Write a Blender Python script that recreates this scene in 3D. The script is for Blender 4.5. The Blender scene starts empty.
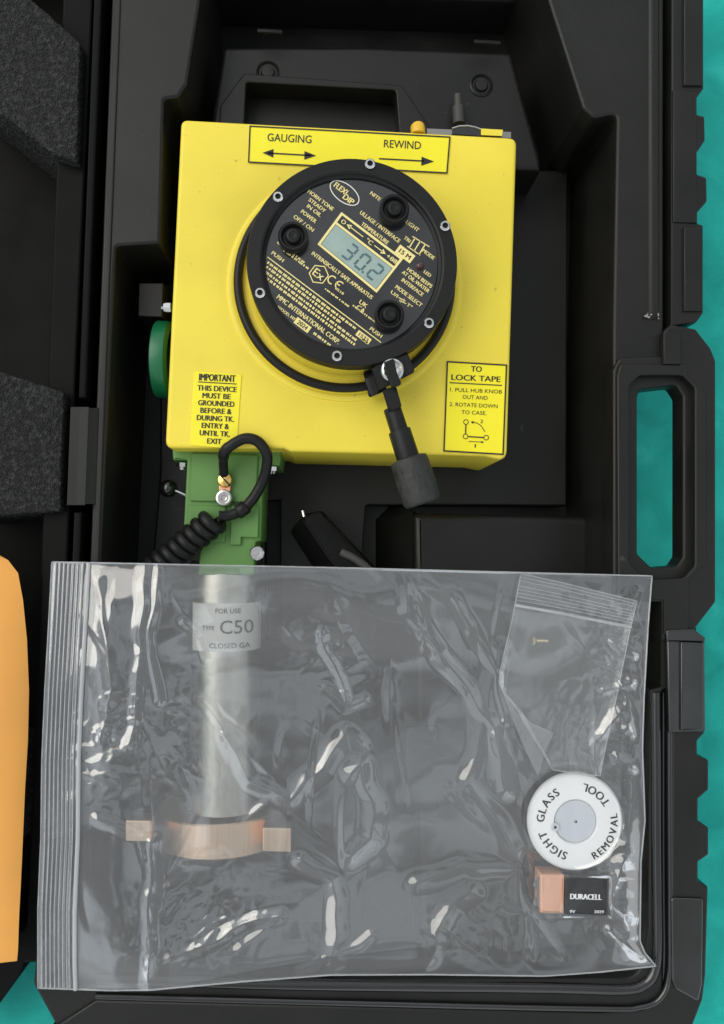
import bpy, bmesh, math, random
from mathutils import Vector, Matrix, noise

random.seed(7)
C = bpy.context.scene
COL = C.collection
PI = math.pi

# ------------------------------------------------------------------ camera
F_PX, CX, CY, D = 800.0, 362.0, 512.0, 0.56
n_c = Vector(((324 - CX) / F_PX, (CY - 548) / F_PX, -1)).normalized()
zc = -n_c
ro = math.radians(1.8)
xc = Vector((math.cos(ro), -math.sin(ro), 0))
xc = (xc - zc * xc.dot(zc)).normalized()
yc = zc.cross(xc)
RC = Matrix((xc, yc, zc))                       # camera space -> world
cam_d = bpy.data.cameras.new('camera')
cam = bpy.data.objects.new('camera', cam_d)
COL.objects.link(cam)
cam.matrix_world = Matrix.Translation((0, 0, D)) @ RC.to_4x4()
cam_d.sensor_fit = 'VERTICAL'
cam_d.angle = 2 * math.atan(512 / F_PX)
cam_d.clip_start = 0.01
cam_d.clip_end = 100
C.camera = cam

# ------------------------------------------------------------------ world, sun, exposure
SUN_EL, SUN_AZ = math.radians(49), math.radians(-66)     # azimuth clockwise from +y
W = bpy.data.worlds.new('World')
C.world = W
W.use_nodes = True
nt = W.node_tree
bg = nt.nodes['Background']
sky = nt.nodes.new('ShaderNodeTexSky')
sky.sky_type = 'NISHITA'
sky.sun_disc = False
sky.sun_elevation = SUN_EL
sky.sun_rotation = SUN_AZ
sky.dust_density = 3.0
tc = nt.nodes.new('ShaderNodeTexCoord')
nz = nt.nodes.new('ShaderNodeTexNoise')
nz.inputs['Scale'].default_value = 3.2
nz.inputs['Detail'].default_value = 5
nz.inputs['Distortion'].default_value = 0.6
cr = nt.nodes.new('ShaderNodeValToRGB')
cr.color_ramp.elements[0].position = 0.465
cr.color_ramp.elements[0].color = (0.0, 0.0, 0.0, 1)
cr.color_ramp.elements[1].position = 0.535
cr.color_ramp.elements[1].color = (1, 1, 1, 1)
cl = nt.nodes.new('ShaderNodeMixRGB')                   # darker and lighter cloud
cl.inputs[1].default_value = (3.5, 3.5, 3.4, 1)
cl.inputs[2].default_value = (7.4, 7.9, 8.3, 1)
mx = nt.nodes.new('ShaderNodeMixRGB')
mx.inputs[0].default_value = 0.86
nt.links.new(tc.outputs['Generated'], nz.inputs['Vector'])
nt.links.new(nz.outputs['Fac'], cr.inputs['Fac'])
nt.links.new(cr.outputs['Color'], cl.inputs[0])
nt.links.new(sky.outputs['Color'], mx.inputs[1])
nt.links.new(cl.outputs['Color'], mx.inputs[2])
sx_ = nt.nodes.new('ShaderNodeSeparateXYZ')             # sky dimmed overhead, added to darken what flat surfaces mirror
zr = nt.nodes.new('ShaderNodeMapRange')
zr.interpolation_type = 'SMOOTHSTEP'
zr.inputs[1].default_value = 0.80
zr.inputs[2].default_value = 0.97
zr.inputs[3].default_value = 1.0
zr.inputs[4].default_value = 0.58
dk = nt.nodes.new('ShaderNodeMixRGB')
dk.blend_type = 'MULTIPLY'
dk.inputs[0].default_value = 1.0
nt.links.new(tc.outputs['Generated'], sx_.inputs[0])
nt.links.new(sx_.outputs['Z'], zr.inputs[0])
nt.links.new(mx.outputs['Color'], dk.inputs[1])
nt.links.new(zr.outputs[0], dk.inputs[2])
nt.links.new(dk.outputs['Color'], bg.inputs['Color'])
bg.inputs['Strength'].default_value = 0.14
sd = bpy.data.lights.new('sun', 'SUN')
sd.energy = 1.25
sd.angle = math.radians(50)
sd.color = (1.0, 0.95, 0.87)
sun = bpy.data.objects.new('sun', sd)
COL.objects.link(sun)
sv = Vector((math.sin(SUN_AZ) * math.cos(SUN_EL), math.cos(SUN_AZ) * math.cos(SUN_EL), math.sin(SUN_EL)))
sun.rotation_euler = sv.to_track_quat('Z', 'Y').to_euler()
sun.location = sv * 2
C.view_settings.view_transform = 'Standard'
C.view_settings.look = 'None'
C.view_settings.exposure = 0.17
C.view_settings.gamma = 1.0
C.cycles.max_bounces = 10
C.cycles.transparent_max_bounces = 40
C.cycles.caustics_reflective = False
C.cycles.caustics_refractive = False
C.cycles.use_denoising = True

# ------------------------------------------------------------------ helpers
def U(px, py, z=0.0):
    dc = ((px - CX) / F_PX, (CY - py) / F_PX, -1.0)
    d = xc * dc[0] + yc * dc[1] + zc * dc[2]
    # xc, yc, zc hold world axes seen from the camera; world = transpose
    d = Vector((xc[0] * dc[0] + xc[1] * dc[1] + xc[2] * dc[2],
                yc[0] * dc[0] + yc[1] * dc[1] + yc[2] * dc[2],
                zc[0] * dc[0] + zc[1] * dc[1] + zc[2] * dc[2]))
    t = (z - D) / d.z
    return Vector((d.x * t, d.y * t, z))

def mpp(z):                                            # metres per photo pixel at height z
    return (D - z) / F_PX

MATS = {}
def mat(name, col, rough=0.5, metal=0.0, bump=0.0, bscale=200.0, var=0.0, vscale=20.0, coat=0.0, spec=0.5, bdetail=3, coat_rough=0.03, stretch=None, specks=0.0, speck_col=(0.1, 0.08, 0.03)):
    if name in MATS:
        return MATS[name]
    m = bpy.data.materials.new(name)
    m.use_nodes = True
    t = m.node_tree
    b = t.nodes['Principled BSDF']
    b.inputs['Base Color'].default_value = (*col, 1)
    b.inputs['Roughness'].default_value = rough
    b.inputs['Metallic'].default_value = metal
    b.inputs['Coat Weight'].default_value = coat
    b.inputs['Coat Roughness'].default_value = coat_rough
    b.inputs['Specular IOR Level'].default_value = spec
    co = t.nodes.new('ShaderNodeTexCoord')
    if bump:
        n = t.nodes.new('ShaderNodeTexNoise')
        n.inputs['Scale'].default_value = bscale
        n.inputs['Detail'].default_value = bdetail
        t.links.new(co.outputs['Object'], n.inputs['Vector'])
        bp = t.nodes.new('ShaderNodeBump')
        bp.inputs['Strength'].default_value = bump
        bp.inputs['Distance'].default_value = 0.0006
        t.links.new(n.outputs['Fac'], bp.inputs['Height'])
        t.links.new(bp.outputs['Normal'], b.inputs['Normal'])
    if var:
        n = t.nodes.new('ShaderNodeTexNoise')
        n.inputs['Scale'].default_value = vscale
        n.inputs['Detail'].default_value = 5
        if stretch:
            mp = t.nodes.new('ShaderNodeMapping')
            mp.inputs['Scale'].default_value = stretch
            t.links.new(co.outputs['Object'], mp.inputs['Vector'])
            t.links.new(mp.outputs[0], n.inputs['Vector'])
        else:
            t.links.new(co.outputs['Object'], n.inputs['Vector'])
        r = t.nodes.new('ShaderNodeMapRange')
        r.inputs[1].default_value = 0.3
        r.inputs[2].default_value = 0.7
        r.inputs[3].default_value = 1 - var
        r.inputs[4].default_value = 1 + var
        t.links.new(n.outputs['Fac'], r.inputs[0])
        mm = t.nodes.new('ShaderNodeMixRGB')
        mm.blend_type = 'MULTIPLY'
        mm.inputs[0].default_value = 1
        mm.inputs[1].default_value = (*col, 1)
        t.links.new(r.outputs[0], mm.inputs[2])
        last = mm.outputs[0]
        if specks:                                      # grit and tiny marks
            for sc_, th_ in ((420, 0.735), (95, 0.74)):
                sp_ = t.nodes.new('ShaderNodeTexNoise')
                sp_.inputs['Scale'].default_value = sc_
                sp_.inputs['Detail'].default_value = 2
                t.links.new(co.outputs['Object'], sp_.inputs['Vector'])
                rr_ = t.nodes.new('ShaderNodeMapRange')
                rr_.inputs[1].default_value = th_
                rr_.inputs[2].default_value = th_ + 0.04
                rr_.inputs[3].default_value = 0
                rr_.inputs[4].default_value = specks
                t.links.new(sp_.outputs['Fac'], rr_.inputs[0])
                m3 = t.nodes.new('ShaderNodeMixRGB')
                m3.inputs[2].default_value = (*speck_col, 1)
                t.links.new(rr_.outputs[0], m3.inputs[0])
                t.links.new(last, m3.inputs[1])
                last = m3.outputs[0]
        t.links.new(last, b.inputs['Base Color'])
        r2 = t.nodes.new('ShaderNodeMapRange')
        r2.inputs[1].default_value = 0.3
        r2.inputs[2].default_value = 0.7
        r2.inputs[3].default_value = max(0.02, rough - 0.08)
        r2.inputs[4].default_value = min(1, rough + 0.08)
        t.links.new(n.outputs['Fac'], r2.inputs[0])
        t.links.new(r2.outputs[0], b.inputs['Roughness'])
    MATS[name] = m
    return m

def round_poly(pts, r, n=5):
    """round the corners of a polygon; a point may be (x, y) or (x, y, own radius)"""
    out = []
    N = len(pts)
    for i in range(N):
        p = Vector(pts[i][:2])
        ri = pts[i][2] if len(pts[i]) > 2 else r
        a, b = Vector(pts[i - 1][:2]), Vector(pts[(i + 1) % N][:2])
        da, db = a - p, b - p
        la, lb = da.length, db.length
        if ri <= 0 or la < 1e-6 or lb < 1e-6:
            out.append(tuple(p)); continue
        da /= la; db /= lb
        ang = da.angle(db)
        if ang > 3.05:
            out.append(tuple(p)); continue
        k = min(ri / math.tan(ang / 2), la * 0.48, lb * 0.48)
        s, e = p + da * k, p + db * k
        for j in range(n + 1):
            t = j / n
            q = s * (1 - t) ** 2 + p * 2 * t * (1 - t) + e * t * t
            out.append((q.x, q.y))
    return out

def smooth(me, ang=35):
    me.polygons.foreach_set('use_smooth', [True] * len(me.polygons))
    me.set_sharp_from_angle(angle=math.radians(ang))

class MB:
    """collects shapes, then links them as ONE mesh object"""
    def __init__(s):
        s.bm = bmesh.new()
    def mesh(s, me):
        s.bm.from_mesh(me)
        bpy.data.meshes.remove(me)
        return s
    def slab(s, outer, z1, z0, holes=(), bevel=0.0012, r=0, world=False, bres=2):
        """plate with a traced outline whose upper face lies at z1"""
        cu = bpy.data.curves.new('tmp', 'CURVE')
        cu.dimensions = '2D'
        cu.fill_mode = 'BOTH'
        for pts in [outer] + list(holes):
            pp = round_poly(pts, r) if r or any(len(q) > 2 for q in pts) else pts
            w = [Vector((q[0], q[1], z1)) if world else U(q[0], q[1], z1) for q in pp]
            sp = cu.splines.new('POLY')
            sp.points.add(len(w) - 1)
            for q, v in zip(sp.points, w):
                q.co = (v.x, v.y, 0, 1)
            sp.use_cyclic_u = True
        h = (z1 - z0) / 2
        bevel = min(bevel, h * 0.9)
        cu.extrude = h - bevel
        cu.bevel_depth = bevel
        cu.bevel_resolution = bres
        cu.offset = -bevel
        o = bpy.data.objects.new('tmp', cu)
        COL.objects.link(o)
        dg = bpy.context.evaluated_depsgraph_get()
        me = bpy.data.meshes.new_from_object(o.evaluated_get(dg))
        me.transform(Matrix.Translation((0, 0, (z1 + z0) / 2)))
        bpy.data.objects.remove(o)
        bpy.data.curves.remove(cu)
        return s.mesh(me)
    def lathe(s, prof, origin, axis=(0, 0, 1), n=48, ref=None):
        ax = Vector(axis).normalized()
        e1 = ax.orthogonal().normalized() if ref is None else Vector(ref)
        e2 = ax.cross(e1)
        o = Vector(origin)
        rings = []
        for (r, h) in prof:
            if r <= 1e-7:
                rings.append([s.bm.verts.new(o + ax * h)])
            else:
                rings.append([s.bm.verts.new(o + ax * h + (e1 * math.cos(2 * PI * k / n) + e2 * math.sin(2 * PI * k / n)) * r) for k in range(n)])
        for a, b in zip(rings, rings[1:]):
            if len(a) == 1 and len(b) == 1:
                continue
            for k in range(n):
                k2 = (k + 1) % n
                if len(a) == 1:
                    s.bm.faces.new((a[0], b[k2], b[k]))
                elif len(b) == 1:
                    s.bm.faces.new((a[k], a[k2], b[0]))
                else:
                    s.bm.faces.new((a[k], a[k2], b[k2], b[k]))
        return s
    def tube(s, pts, r, n=10, closed=False, caps=True):
        P = [Vector(p) for p in pts]
        N = len(P)
        rings = []
        prev = None
        for i in range(N):
            if closed:
                t = (P[(i + 1) % N] - P[i - 1]).normalized()
            else:
                t = (P[min(i + 1, N - 1)] - P[max(i - 1, 0)]).normalized()
            if prev is None:
                e = t.orthogonal().normalized()
            else:
                e = (prev - t * prev.dot(t)).normalized()
            prev = e
            f = t.cross(e)
            rr = r[i] if isinstance(r, (list, tuple)) else r
            rings.append([s.bm.verts.new(P[i] + (e * math.cos(2 * PI * k / n) + f * math.sin(2 * PI * k / n)) * rr) for k in range(n)])
        pairs = list(zip(rings, rings[1:]))
        if closed:
            pairs.append((rings[-1], rings[0]))
        for a, b in pairs:
            off = 0
            if closed and a is rings[-1]:
                off = min(range(n), key=lambda q: (a[0].co - b[q].co).length)
            for k in range(n):
                s.bm.faces.new((a[k], a[(k + 1) % n], b[(k + 1 + off) % n], b[(k + off) % n]))
        if caps and not closed:
            s.bm.faces.new(rings[0][::-1])
            s.bm.faces.new(rings[-1])
        return s
    def hull(s, pts):
        vs = [s.bm.verts.new(p) for p in pts]
        bmesh.ops.convex_hull(s.bm, input=vs)
        return s
    def quad(s, pts, z):
        s.bm.faces.new([s.bm.verts.new(U(p[0], p[1], z)) for p in pts])
        return s
    def line(s, a, b, w, z):
        a, b = Vector(a), Vector(b)
        d = (b - a).normalized()
        p = Vector((-d.y, d.x)) * w / 2
        return s.quad([a + p, b + p, b - p, a - p], z)
    def text(s, body, cx, cy, w, h, ang, z, bold=0.0, clip=None, over=None):
        if over is None:
            over = bold * 14
        V, Fc = glyphs(body, 0.0)
        if not V:
            return s
        x0, x1 = min(v[0] for v in V), max(v[0] for v in V)
        kx = w / (x1 - x0) if w else h / CAP
        ky = h / CAP
        a = math.radians(ang)
        dx, dy, ux, uy = math.cos(a), math.sin(a), math.sin(a), -math.cos(a)
        if over:
            s.text(body, cx - dx * over, cy - dy * over, w, h, ang, z - 0.00002, 0, clip, 0)
            s.text(body, cx + dx * over, cy + dy * over, w, h, ang, z - 0.00004, 0, clip, 0)
        pts = []
        for v in V:
            lx, ly = (v[0] - (x0 + x1) / 2) * kx, (v[1] - CAP / 2) * ky
            pts.append((cx + lx * dx + ly * ux, cy + lx * dy + ly * uy))
        vs = [s.bm.verts.new(U(p[0], p[1], z)) for p in pts]
        for f in Fc:
            if clip and any((pts[i][0] - clip[0]) ** 2 + (pts[i][1] - clip[1]) ** 2 > clip[2] ** 2 for i in f):
                continue
            try:
                s.bm.faces.new([vs[i] for i in f])
            except ValueError:
                pass
        return s
    def build(s, name, m, parent=None, ang=35, flat=False, recalc=True):
        if recalc:
            bmesh.ops.recalc_face_normals(s.bm, faces=s.bm.faces)
        me = bpy.data.meshes.new(name)
        loose = [v for v in s.bm.verts if not v.link_faces]
        if loose:
            bmesh.ops.delete(s.bm, geom=loose, context='VERTS')
        s.bm.to_mesh(me)
        s.bm.free()
        xs = [v.co for v in me.vertices]
        c = Vector(((min(v.x for v in xs) + max(v.x for v in xs)) / 2, (min(v.y for v in xs) + max(v.y for v in xs)) / 2, min(v.z for v in xs)))
        me.transform(Matrix.Translation(-c))
        if not flat:
            smooth(me, ang)
        me.materials.append(m)
        o = bpy.data.objects.new(name, me)
        COL.objects.link(o)
        place(o, c, parent)
        return o

WORLD_AT = {}
def place(o, c, parent=None):
    c = Vector(c)
    WORLD_AT[o.name] = c
    if parent is None:
        o.location = c
    else:
        o.parent = parent
        o.location = c - WORLD_AT[parent.name]

GL = {}
def glyphs(body, bold):
    k = (body, bold)
    if k not in GL:
        cu = bpy.data.curves.new('tmp', 'FONT')
        cu.body = body
        cu.size = 1
        cu.offset = bold
        cu.resolution_u = 3
        o = bpy.data.objects.new('tmp', cu)
        COL.objects.link(o)
        dg = bpy.context.evaluated_depsgraph_get()
        me = bpy.data.meshes.new_from_object(o.evaluated_get(dg))
        GL[k] = ([tuple(v.co) for v in me.vertices], [tuple(p.vertices) for p in me.polygons])
        bpy.data.meshes.remove(me)
        bpy.data.objects.remove(o)
        bpy.data.curves.remove(cu)
    return GL[k]
CAP = 1.0
CAP = max(v[1] for v in glyphs('H', 0.0)[0])

def thing(name, label, cat, loc, group=None):
    o = bpy.data.objects.new(name, None)
    o.empty_display_size = 0.02
    COL.objects.link(o)
    place(o, loc)
    tag(o, label, cat, group)
    return o
def tag(o, label=None, cat=None, group=None, kind=None):
    if label: o['label'] = label
    if cat: o['category'] = cat
    if group: o['group'] = group
    if kind: o['kind'] = kind
    return o
def dup(o, c, parent):
    q = o.copy()
    COL.objects.link(q)
    q.parent = parent
    q.location = Vector(c) - WORLD_AT[parent.name]
    return q
def lerp(a, b, t):
    return a + (b - a) * t
def sstep(t):
    t = max(0.0, min(1.0, t))
    return t * t * (3 - 2 * t)

# ------------------------------------------------------------------ materials
CASE = mat('black case plastic', (0.0095, 0.0095, 0.0083), 0.40, bump=0.25, bscale=1500, var=0.22, vscale=22, spec=0.34, specks=0.5, speck_col=(0.06, 0.058, 0.052))
CASE_GLOSS = mat('smooth black case plastic', (0.008, 0.008, 0.0075), 0.12, spec=0.9, bump=0.05, bscale=300, var=0.12, vscale=40)
BLACK = mat('black plastic', (0.012, 0.012, 0.012), 0.42, bump=0.15, bscale=900, spec=0.22)
RUBBER = mat('black rubber', (0.010, 0.010, 0.010), 0.38, bump=0.1, bscale=700, spec=0.25)
GRIP = mat('grey rubber grip', (0.021, 0.021, 0.020), 0.6, bump=1.0, bscale=190, var=0.35, vscale=170, bdetail=1)
YELLOW = mat('yellow paint', (0.85, 0.69, 0.062), 0.42, bump=0.15, bscale=350, var=0.09, vscale=11, spec=0.4, specks=0.5)
STICKER = mat('bright yellow sticker', (0.93, 0.82, 0.02), 0.35, var=0.02, vscale=60)
GREEN = mat('green paint', (0.105, 0.25, 0.055), 0.45, bump=0.15, bscale=300, var=0.08, vscale=40)
GREENCAP = mat('green plastic cap', (0.006, 0.14, 0.055), 0.35, bump=0.1, bscale=600)
CHROME = mat('chrome', (0.68, 0.67, 0.65), 0.18, metal=1, bump=0.1, bscale=300)
STEEL = mat('brushed steel', (0.66, 0.63, 0.56), 0.36, metal=1, var=0.1, vscale=60)
BRASS = mat('brushed bronze', (1.0, 0.71, 0.51), 0.40, metal=1, var=0.10, vscale=60, stretch=(22, 0.5, 3))
COPPER = mat('copper foil', (0.92, 0.48, 0.30), 0.40, metal=0.5, var=0.06, vscale=120)
GOLD = mat('brass screw', (0.85, 0.55, 0.18), 0.25, metal=1)
INK = mat('black ink', (0.012, 0.011, 0.008), 0.5)
CREAM = mat('cream ink', (0.86, 0.74, 0.30), 0.5)
PALE = mat('pale ink', (0.85, 0.83, 0.75), 0.5)
DIAL = mat('glossy dial plate', (0.012, 0.012, 0.013), 0.22, coat=1.0, coat_rough=0.02, var=0.1, vscale=40)
LCD = mat('liquid crystal glass', (0.30, 0.40, 0.36), 0.25, coat=1.0, var=0.08, vscale=60)
LCDINK = mat('display segments', (0.055, 0.13, 0.14), 0.3, coat=1.0)
LEDM = mat('dark red lens', (0.05, 0.008, 0.012), 0.15, coat=1.0)
WHITE = mat('white plastic', (0.90, 0.90, 0.90), 0.4, var=0.015, vscale=60)
FROST = mat('frosted plastic', (0.60, 0.63, 0.68), 0.4)
PAPER = mat('white paper label', (0.78, 0.77, 0.73), 0.55)
DARKGREY = mat('dark grey moulding', (0.05, 0.048, 0.046), 0.6, bump=0.2, bscale=800)
MANILA = mat('manila paper', (0.83, 0.385, 0.078), 0.65, bump=0.2, bscale=500, var=0.04, vscale=25)

# deck: worn teal paint
DECKM = bpy.data.materials.new('worn teal paint')
DECKM.use_nodes = True
t = DECKM.node_tree
b = t.nodes['Principled BSDF']
co = t.nodes.new('ShaderNodeTexCoord')
n1 = t.nodes.new('ShaderNodeTexNoise'); n1.inputs['Scale'].default_value = 26; n1.inputs['Detail'].default_value = 7; n1.inputs['Distortion'].default_value = 0.7
r1 = t.nodes.new('ShaderNodeValToRGB')
r1.color_ramp.elements[0].position = 0.30; r1.color_ramp.elements[0].color = (0.008, 0.34, 0.29, 1)
r1.color_ramp.elements[1].position = 0.62; r1.color_ramp.elements[1].color = (0.017, 0.47, 0.40, 1)
e = r1.color_ramp.elements.new(0.76); e.color = (0.045, 0.54, 0.47, 1)
t.links.new(co.outputs['Object'], n1.inputs['Vector'])
t.links.new(n1.outputs['Fac'], r1.inputs['Fac'])
t.links.new(r1.outputs['Color'], b.inputs['Base Color'])
b.inputs['Roughness'].default_value = 0.55
b.inputs['Specular IOR Level'].default_value = 0.2
n2 = t.nodes.new('ShaderNodeTexNoise'); n2.inputs['Scale'].default_value = 160; n2.inputs['Detail'].default_value = 5
bp = t.nodes.new('ShaderNodeBump'); bp.inputs['Strength'].default_value = 0.4; bp.inputs['Distance'].default_value = 0.001
t.links.new(co.outputs['Object'], n2.inputs['Vector'])
t.links.new(n2.outputs['Fac'], bp.inputs['Height'])
t.links.new(bp.outputs['Normal'], b.inputs['Normal'])

# foam
FOAM = bpy.data.materials.new('charcoal foam')
FOAM.use_nodes = True
t = FOAM.node_tree
b = t.nodes['Principled BSDF']
co = t.nodes.new('ShaderNodeTexCoord')
v1 = t.nodes.new('ShaderNodeTexVoronoi'); v1.inputs['Scale'].default_value = 800
n1 = t.nodes.new('ShaderNodeTexNoise'); n1.inputs['Scale'].default_value = 330; n1.inputs['Detail'].default_value = 6
ad = t.nodes.new('ShaderNodeMath'); ad.operation = 'ADD'
t.links.new(co.outputs['Object'], v1.inputs['Vector']); t.links.new(co.outputs['Object'], n1.inputs['Vector'])
t.links.new(v1.outputs['Distance'], ad.inputs[0]); t.links.new(n1.outputs['Fac'], ad.inputs[1])
bp = t.nodes.new('ShaderNodeBump'); bp.inputs['Strength'].default_value = 1.0; bp.inputs['Distance'].default_value = 0.0022
t.links.new(ad.outputs[0], bp.inputs['Height'])
t.links.new(bp.outputs['Normal'], b.inputs['Normal'])
r1 = t.nodes.new('ShaderNodeValToRGB')
r1.color_ramp.elements[0].position = 0.47; r1.color_ramp.elements[0].color = (0.006, 0.006, 0.0065, 1)
r1.color_ramp.elements[1].position = 0.76; r1.color_ramp.elements[1].color = (0.058, 0.058, 0.058, 1)
t.links.new(n1.outputs['Fac'], r1.inputs['Fac'])
t.links.new(r1.outputs['Color'], b.inputs['Base Color'])
b.inputs['Roughness'].default_value = 0.75

def film(name, refl, haze, tint, rough=0.09):
    m = bpy.data.materials.new(name)
    m.use_nodes = True
    t = m.node_tree
    t.nodes.remove(t.nodes['Principled BSDF'])
    out = t.nodes['Material Output']
    tr = t.nodes.new('ShaderNodeBsdfTransparent'); tr.inputs['Color'].default_value = (*tint, 1)
    gl = t.nodes.new('ShaderNodeBsdfGlossy'); gl.inputs['Roughness'].default_value = rough
    df = t.nodes.new('ShaderNodeBsdfDiffuse'); df.inputs['Color'].default_value = (0.85, 0.87, 0.88, 1)
    tl = t.nodes.new('ShaderNodeBsdfTranslucent'); tl.inputs['Color'].default_value = (0.85, 0.87, 0.88, 1)
    m0 = t.nodes.new('ShaderNodeMixShader'); m0.inputs[0].default_value = 0.3
    t.links.new(df.outputs[0], m0.inputs[1]); t.links.new(tl.outputs[0], m0.inputs[2])
    m1 = t.nodes.new('ShaderNodeMixShader')
    at = t.nodes.new('ShaderNodeAttribute'); at.attribute_name = 'cling'   # film clinging to what lies under it turns clear
    def less(v, k):
        q_ = t.nodes.new('ShaderNodeMath'); q_.operation = 'MULTIPLY_ADD'
        q_.inputs[1].default_value = -k * v; q_.inputs[2].default_value = v
        t.links.new(at.outputs['Fac'], q_.inputs[0])
        return q_.outputs[0]
    t.links.new(less(haze, 0.85), m1.inputs[0])
    t.links.new(tr.outputs[0], m1.inputs[1]); t.links.new(m0.outputs[0], m1.inputs[2])
    lw = t.nodes.new('ShaderNodeLayerWeight'); lw.inputs['Blend'].default_value = 0.35
    mr = t.nodes.new('ShaderNodeMapRange')
    t.links.new(less(refl, 0.72), mr.inputs[3]); mr.inputs[4].default_value = 0.75
    t.links.new(lw.outputs['Fresnel'], mr.inputs[0])
    mr.inputs[1].default_value = 0.06
    m2 = t.nodes.new('ShaderNodeMixShader')
    t.links.new(mr.outputs[0], m2.inputs[0])
    t.links.new(m1.outputs[0], m2.inputs[1]); t.links.new(gl.outputs[0], m2.inputs[2])
    t.links.new(m2.outputs[0], out.inputs['Surface'])
    return m
BAGFILM = film('clear polythene film', 0.155, 0.064, (0.97, 0.98, 0.98), 0.05)
SMALLFILM = film('thin polythene film', 0.08, 0.075, (0.98, 0.98, 0.985), 0.09)
ZIPM = film('milky zip plastic', 0.10, 0.62, (0.95, 0.96, 0.97), 0.2)
SEAMM = film('milky seam plastic', 0.10, 0.40, (0.95, 0.96, 0.97), 0.2)

# ------------------------------------------------------------------ deck
mb = MB()
zz = -0.130
mb.bm.faces.new([mb.bm.verts.new(p) for p in ((-6, -6, zz), (6, -6, zz), (6, 6, zz), (-6, 6, zz))])
tag(mb.build('deck', DECKM, flat=True), kind='structure')

# ------------------------------------------------------------------ the case
FZ = -0.086                                            # inside floor of the case
case = thing('tool_case', 'open black hard plastic tool case holding the yellow gauge', 'tool case', (0.02, 0, -0.13))
def hx(y, off=0):                                      # the hinge side of the tray: px x of its strip
    return 103 - (y - 220) * 0.039 + off

hole = [(204, -90, 0), (200, 0, 0), (187, 84, 6), (178, 97, 6), (164, 99, 3), (160, 243, 4), (116, 246, 4),
        (hx(560, 11), 560, 0), (hx(970, 14), 972, 20), (300, 980, 0), (640, 978, 22), (648, 930, 0), (650, 690, 3), (663, 686, 3), (663, 597, 3),
        (613, 597, 3), (613, 330, 0), (617, 113, 6), (594, 118, 8), (583, 108, 8), (549, 2, 4), (532, -90, 0)]
outer = [(hx(-130), -130), (hx(560), 560), (hx(900), 900), (55, 925), (36, 952, 8), (33, 985, 12), (58, 1030, 20), (120, 1060), (640, 1075, 30), (664, 1040, 10), (664, 592, 4), (628, 590, 4), (627, 366, 4), (664, 364, 4), (664, -130)]
mb = MB()
mb.slab(outer, 0.0, -0.118, [hole], bevel=0.0022, bres=3)
# ridge inside of the seal groove, and the groove floor
mb.slab([(648, -120), (661, -120), (661, 318), (652, 321, 2), (648, 318)], 0.0016, -0.01, bevel=0.0040, bres=4)
mb.slab([(655, -130), (680, -130), (680, 352), (655, 352)], -0.014, -0.05)
mb.slab([(655, 604), (680, 604), (680, 1040), (655, 1040)], -0.014, -0.05)
mb.slab([(60, 1024), (640, 1046), (640, 1075), (60, 1060)], -0.014, -0.05)
# raised strip beside the hinge
mb.slab([(hx(-130, 3), -130), (hx(-130, 9), -130), (hx(900, 9), 900), (hx(900, 3), 900)], 0.0012, -0.01, bevel=0.001)
tray_rim = mb.build('tray_rim', CASE, case)

mb = MB()
mb.slab([(80, -140), (640, -140), (642, 330), (612, 365), (612, 610), (660, 640), (668, 1040), (60, 1040)], -0.110, -0.122, bevel=0.001)        # bottom of the moat
slot = [(265, 500), (280, 500), (280, 640), (265, 640)]
mb.slab([(160, 165, 4), (568, 170, 3), (567, 506, 3), (366, 505, 3), (362, 560), (362, 950), (120, 950), (160, 470, 3)], FZ, -0.112, [slot], bevel=0.0016)
mb.slab([(413, 513, 6), (599, 516, 10), (604, 950, 10), (420, 950, 8)], -0.062, -0.112, bevel=0.006, bres=4)                    # block under the bag
mb.slab([(405, 726, 5), (440, 726, 5), (441, 753, 3), (462, 753, 4), (463, 790, 4), (441, 791, 3), (440, 811, 5), (406, 811, 5)], -0.050, -0.07, bevel=0.003)
# slope on the block's left flank
mb.hull([U(374, 520, -0.112), U(374, 950, -0.112), U(413, 512, -0.066), U(413, 950, -0.066), U(420, 514, -0.112), U(420, 950, -0.112), U(392, 503, -0.112)])
# platform at the far end, its frame, pocket and plugs
pocket = [(246, 82, 3), (396, 90, 4), (401, 150), (243, 145)]
mb.slab([(222, 46, 5), (366, 46, 0), (512, 52, 6), (541, 158, 3), (541, 170), (205, 165), (211, 120)], -0.042, -0.11, [pocket], bevel=0.004, bres=4)
mb.slab([(244, 73, 3), (402, 85, 3), (432, 130), (432, 160), (218, 150), (220, 106, 2)], -0.040, -0.06, [pocket], bevel=0.001)
mb.slab([(238, 75), (410, 80), (410, 170), (235, 165)], -0.062, -0.08)
for (x, y, r) in ((268, 73, 12), (481, 86, 12)):
    p = U(x, y, -0.0425)
    k = mpp(-0.04)
    mb.lathe([(r * k, -0.001), (r * k, 0.0012), ((r - 1.5) * k, 0.002), ((r - 3.5) * k, -0.0002), ((r - 4) * k, -0.0015), ((r - 4.4) * k, 0.0002), ((r - 6) * k, 0.0022), (0, 0.0026)], p, n=32)
for (x0, x1, y) in ((258, 282, 31), (474, 500, 42)):   # small moulded lips on the end wall
    mb.tube([U(x0, y, -0.03), U((x0 + x1) / 2, y + .6, -0.029), U(x1, y + 1.5, -0.03)], 0.0016, 8)
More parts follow.
